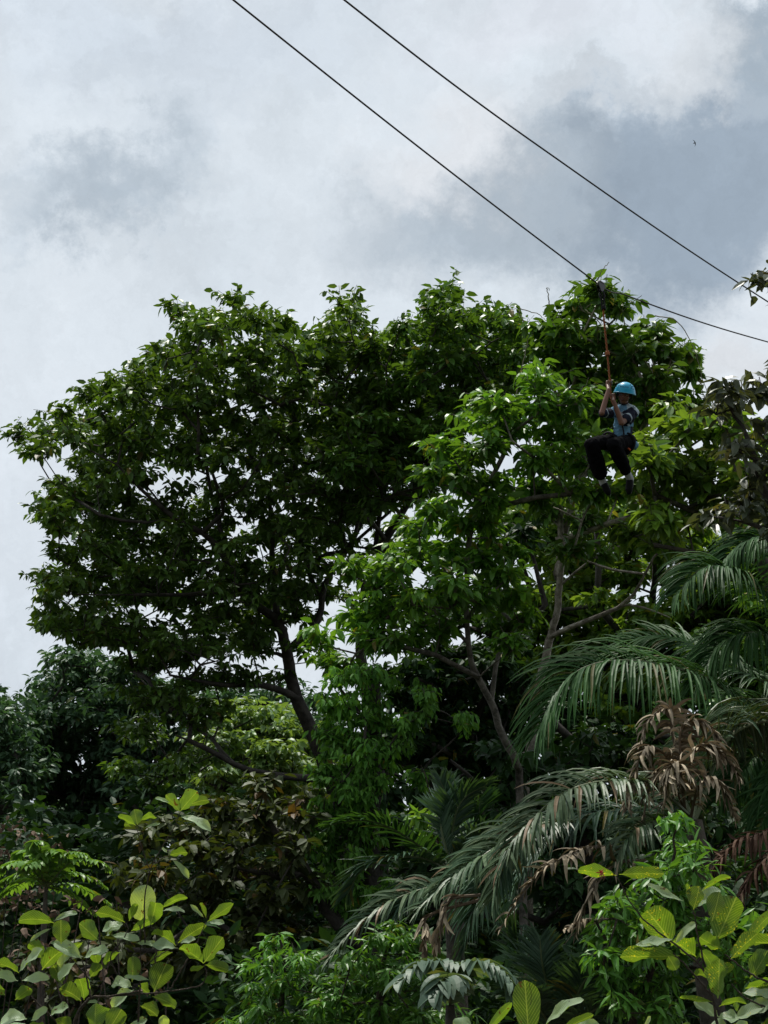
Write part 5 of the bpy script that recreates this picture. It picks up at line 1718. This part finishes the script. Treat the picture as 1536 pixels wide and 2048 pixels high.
for s in (-1, 1):
    P = spline([HP(s * .078, .01, .0), HP(s * .072, .018, -.05), HP(s * .035, .035, -.098), HP(0, .040, -.106)], 16)
    V, Q, _, _ = tubes([(P, np.full(16, .0055))], 6)
    mat_obj('chin_strap', V, Q, web, hel)

# shirt
bm = bmesh.new()
cap(bm, [H(1249, 829, .04), H(1247, 850, .04), H(1244, 874, .03), H(1243, 888, .03)], [.102, .106, .108, .112])
cap(bm, [SR, H(1236, 820, .03), H(1252, 819, .03), H(1262, 820, .03), SL], [.052, .058, .064, .058, .054])
ball(bm, H(1267, 890, .0), .055)
ball(bm, H(1228, 884, -.02), .050)
sre = np.array(SR) + (np.array(ER) - SR) * .86
sle = np.array(SL) + (np.array(EL) - SL) * .62
cap(bm, [SR, sre], [.054, .050])
cap(bm, [SL, sle], [.056, .056])


def shirt_pick(P):
    d1, t1 = seg_dist(P, SR, sre)
    d2, t2 = seg_dist(P, SL, sle)
    out = np.zeros(len(P), int)
    x = (P - hipc) @ RT
    z = (P - hipc) @ UP
    # navy sleeves and side panels, pale cuffs and shoulder stripes
    out[(d1 < .075) & (t1 > .22)] = 1
    out[(d2 < .080) & (t2 > .16)] = 1
    pan = (x > .088) & (z < .16) & (z > .02)
    out[pan] = 1
    out[(x < -.075) & (z < .2) & (z > .03)] = 1
    out[(d2 < .085) & (t2 > .80) & (t2 < .93)] = 2
    out[(d1 < .085) & (t1 > .84) & (t1 < .95)] = 2
    ln = (P - H(1262, 815, 0)) @ nrm(RT * .55 + UP * .83)
    dd, tt = seg_dist(P, H(1243, 829, -.05), H(1266, 817, .0))
    s = np.floor((((P - H(1243, 829, 0)) @ nrm(RT * -.5 + UP * .86)) + .5) / .006) % 2
    out[(dd < .026) & (out == 0) & (s > 0)] = 2
    out[(dd < .026) & (out == 0) & (s == 0)] = 1
    out[(x > .055) & (z > .285) & (out != 1)] = 2
    return out


solid('shirt', bm, .0055, 3, [shirt_m, navy, palestripe], man, .022, .045, shirt_pick)
# trousers
bm = bmesh.new()
cap(bm, [H(1243, 884, .04), H(1243, 896, .03)], [.108, .105])
cap(bm, [HIR, KR, (np.array(KR) + AR) / 2, np.array(AR) - (np.array(AR) - KR) * .06], [.084, .072, .088, .080])
cap(bm, [HIL, KL, (np.array(KL) + AL) / 2, np.array(AL) - (np.array(AL) - KL) * .06], [.088, .072, .078, .060])
solid('trousers', bm, .0065, 3, trous, man, .018, .05)
# socks and shoes, toes hanging down and away
for A, K, toe in ((AR, KR, H(1217, 986, -.06)), (AL, KL, H(1258, 984, -.12))):
    A, K, toe = np.array(A), np.array(K), np.array(toe)
    dn = nrm(A - K)
    heel = A + dn * .095
    b2 = bmesh.new()
    cap(b2, [A - dn * .02, A + dn * .105], [.042, .040])
    solid('sock', b2, .005, 2, sock, man, .004, .02)
    b2 = bmesh.new()
    f = toe - heel
    cap(b2, [heel - nrm(f) * .02, heel + f * .35, heel + f * .8, toe], [.036, .040, .039, .028])
    ball(b2, heel - AX * -.02, .036)
    solid('shoe', b2, .005, 2, shoe_m, man)
    b2 = bmesh.new()
    up_ = -nrm(dn - nrm(f) * (dn @ nrm(f)))
    cap(b2, [heel - nrm(f) * .02 - up_ * .030, heel + f * .4 - up_ * .034, toe - up_ * .02], [.022, .026, .02])
    solid('sole', b2, .005, 1, sole_m, man)
# harness
hs = [(spline([H(1243, 846, -.09), H(1247, 862, -.085), H(1249, 880, -.12)], 10), np.full(10, .008))]
for (a, b, c) in (((1218, 880, -.08), (1242, 886, -.105), (1268, 882, -.07)),):
    t = np.linspace(0, 2 * math.pi, 40)
    hs.append((H(1243, 882, .03) + RT * (.122 * np.cos(t))[:, None] + AX * (.118 * np.sin(t))[:, None] + UP * (-.01 * np.sin(t))[:, None], np.full(40, .013)))
for HI, K in ((HIR, KR), (HIL, KL)):
    ax = nrm(np.array(K) - HI)
    u = nrm(np.cross(ax, UP))
    v = np.cross(u, ax)
    c = np.array(HI) + ax * .07
    t = np.linspace(0, 2 * math.pi, 32)
    hs.append((c + u * (.096 * np.cos(t))[:, None] + v * (.096 * np.sin(t))[:, None], np.full(32, .012)))
V, Q, _, _ = tubes(hs, 8)
mat_obj('harness', V, Q, web, man)
V, Q, _, _ = tubes([(spline([H(1246, 877, -.14), H(1251, 884, -.16), H(1254, 894, -.13), H(1260, 900, -.09)], 16), np.full(16, .011)), (spline([H(1243, 878, -.13), H(1250, 876, -.14)], 5), np.full(5, .010))], 8)
mat_obj('orange_strap', V, Q, orange_m, man)
V, Q, _, _ = tubes([(spline([H(1246, 880, -.16), H(1238, 882, -.2), H(1237, 895, -.3), H(1239, 915, -.3), H(1242, 938, -.22)], 24), np.full(24, .0032))], 6)
mat_obj('cord', V, Q, plain('pale_cord', (.35, .36, .37), .7), man)

# ------------------------------------------------------------------ a small bird far up
bc = W(1389, 286, 45)
b2 = bmesh.new()
sc_ = .11
wing = nrm(RT * .28 - UP * .95)
fwd = nrm(RT * .8 + UP * .25 + AX * .4)
cap(b2, [bc - fwd * sc_ * .42, bc, bc + fwd * sc_ * .38, bc + fwd * sc_ * .5], [.004, .018, .014, .005])
for s in (-1, 1):
    cap(b2, [bc, bc + wing * s * sc_ * .35 + fwd * .03, bc + wing * s * sc_ * .75, bc + wing * s * sc_ * 1.02 - fwd * .04], [.014, .012, .008, .003], .5)
cap(b2, [bc - fwd * sc_ * .4, bc - fwd * sc_ * .62 + wing * .02], [.008, .003])
bird = solid('bird', b2, .004, 1, plain('bird_feathers', (.03, .03, .035), .8), None)
tag(bird, 'tiny dark bird gliding in front of the dark grey cloud', 'bird')
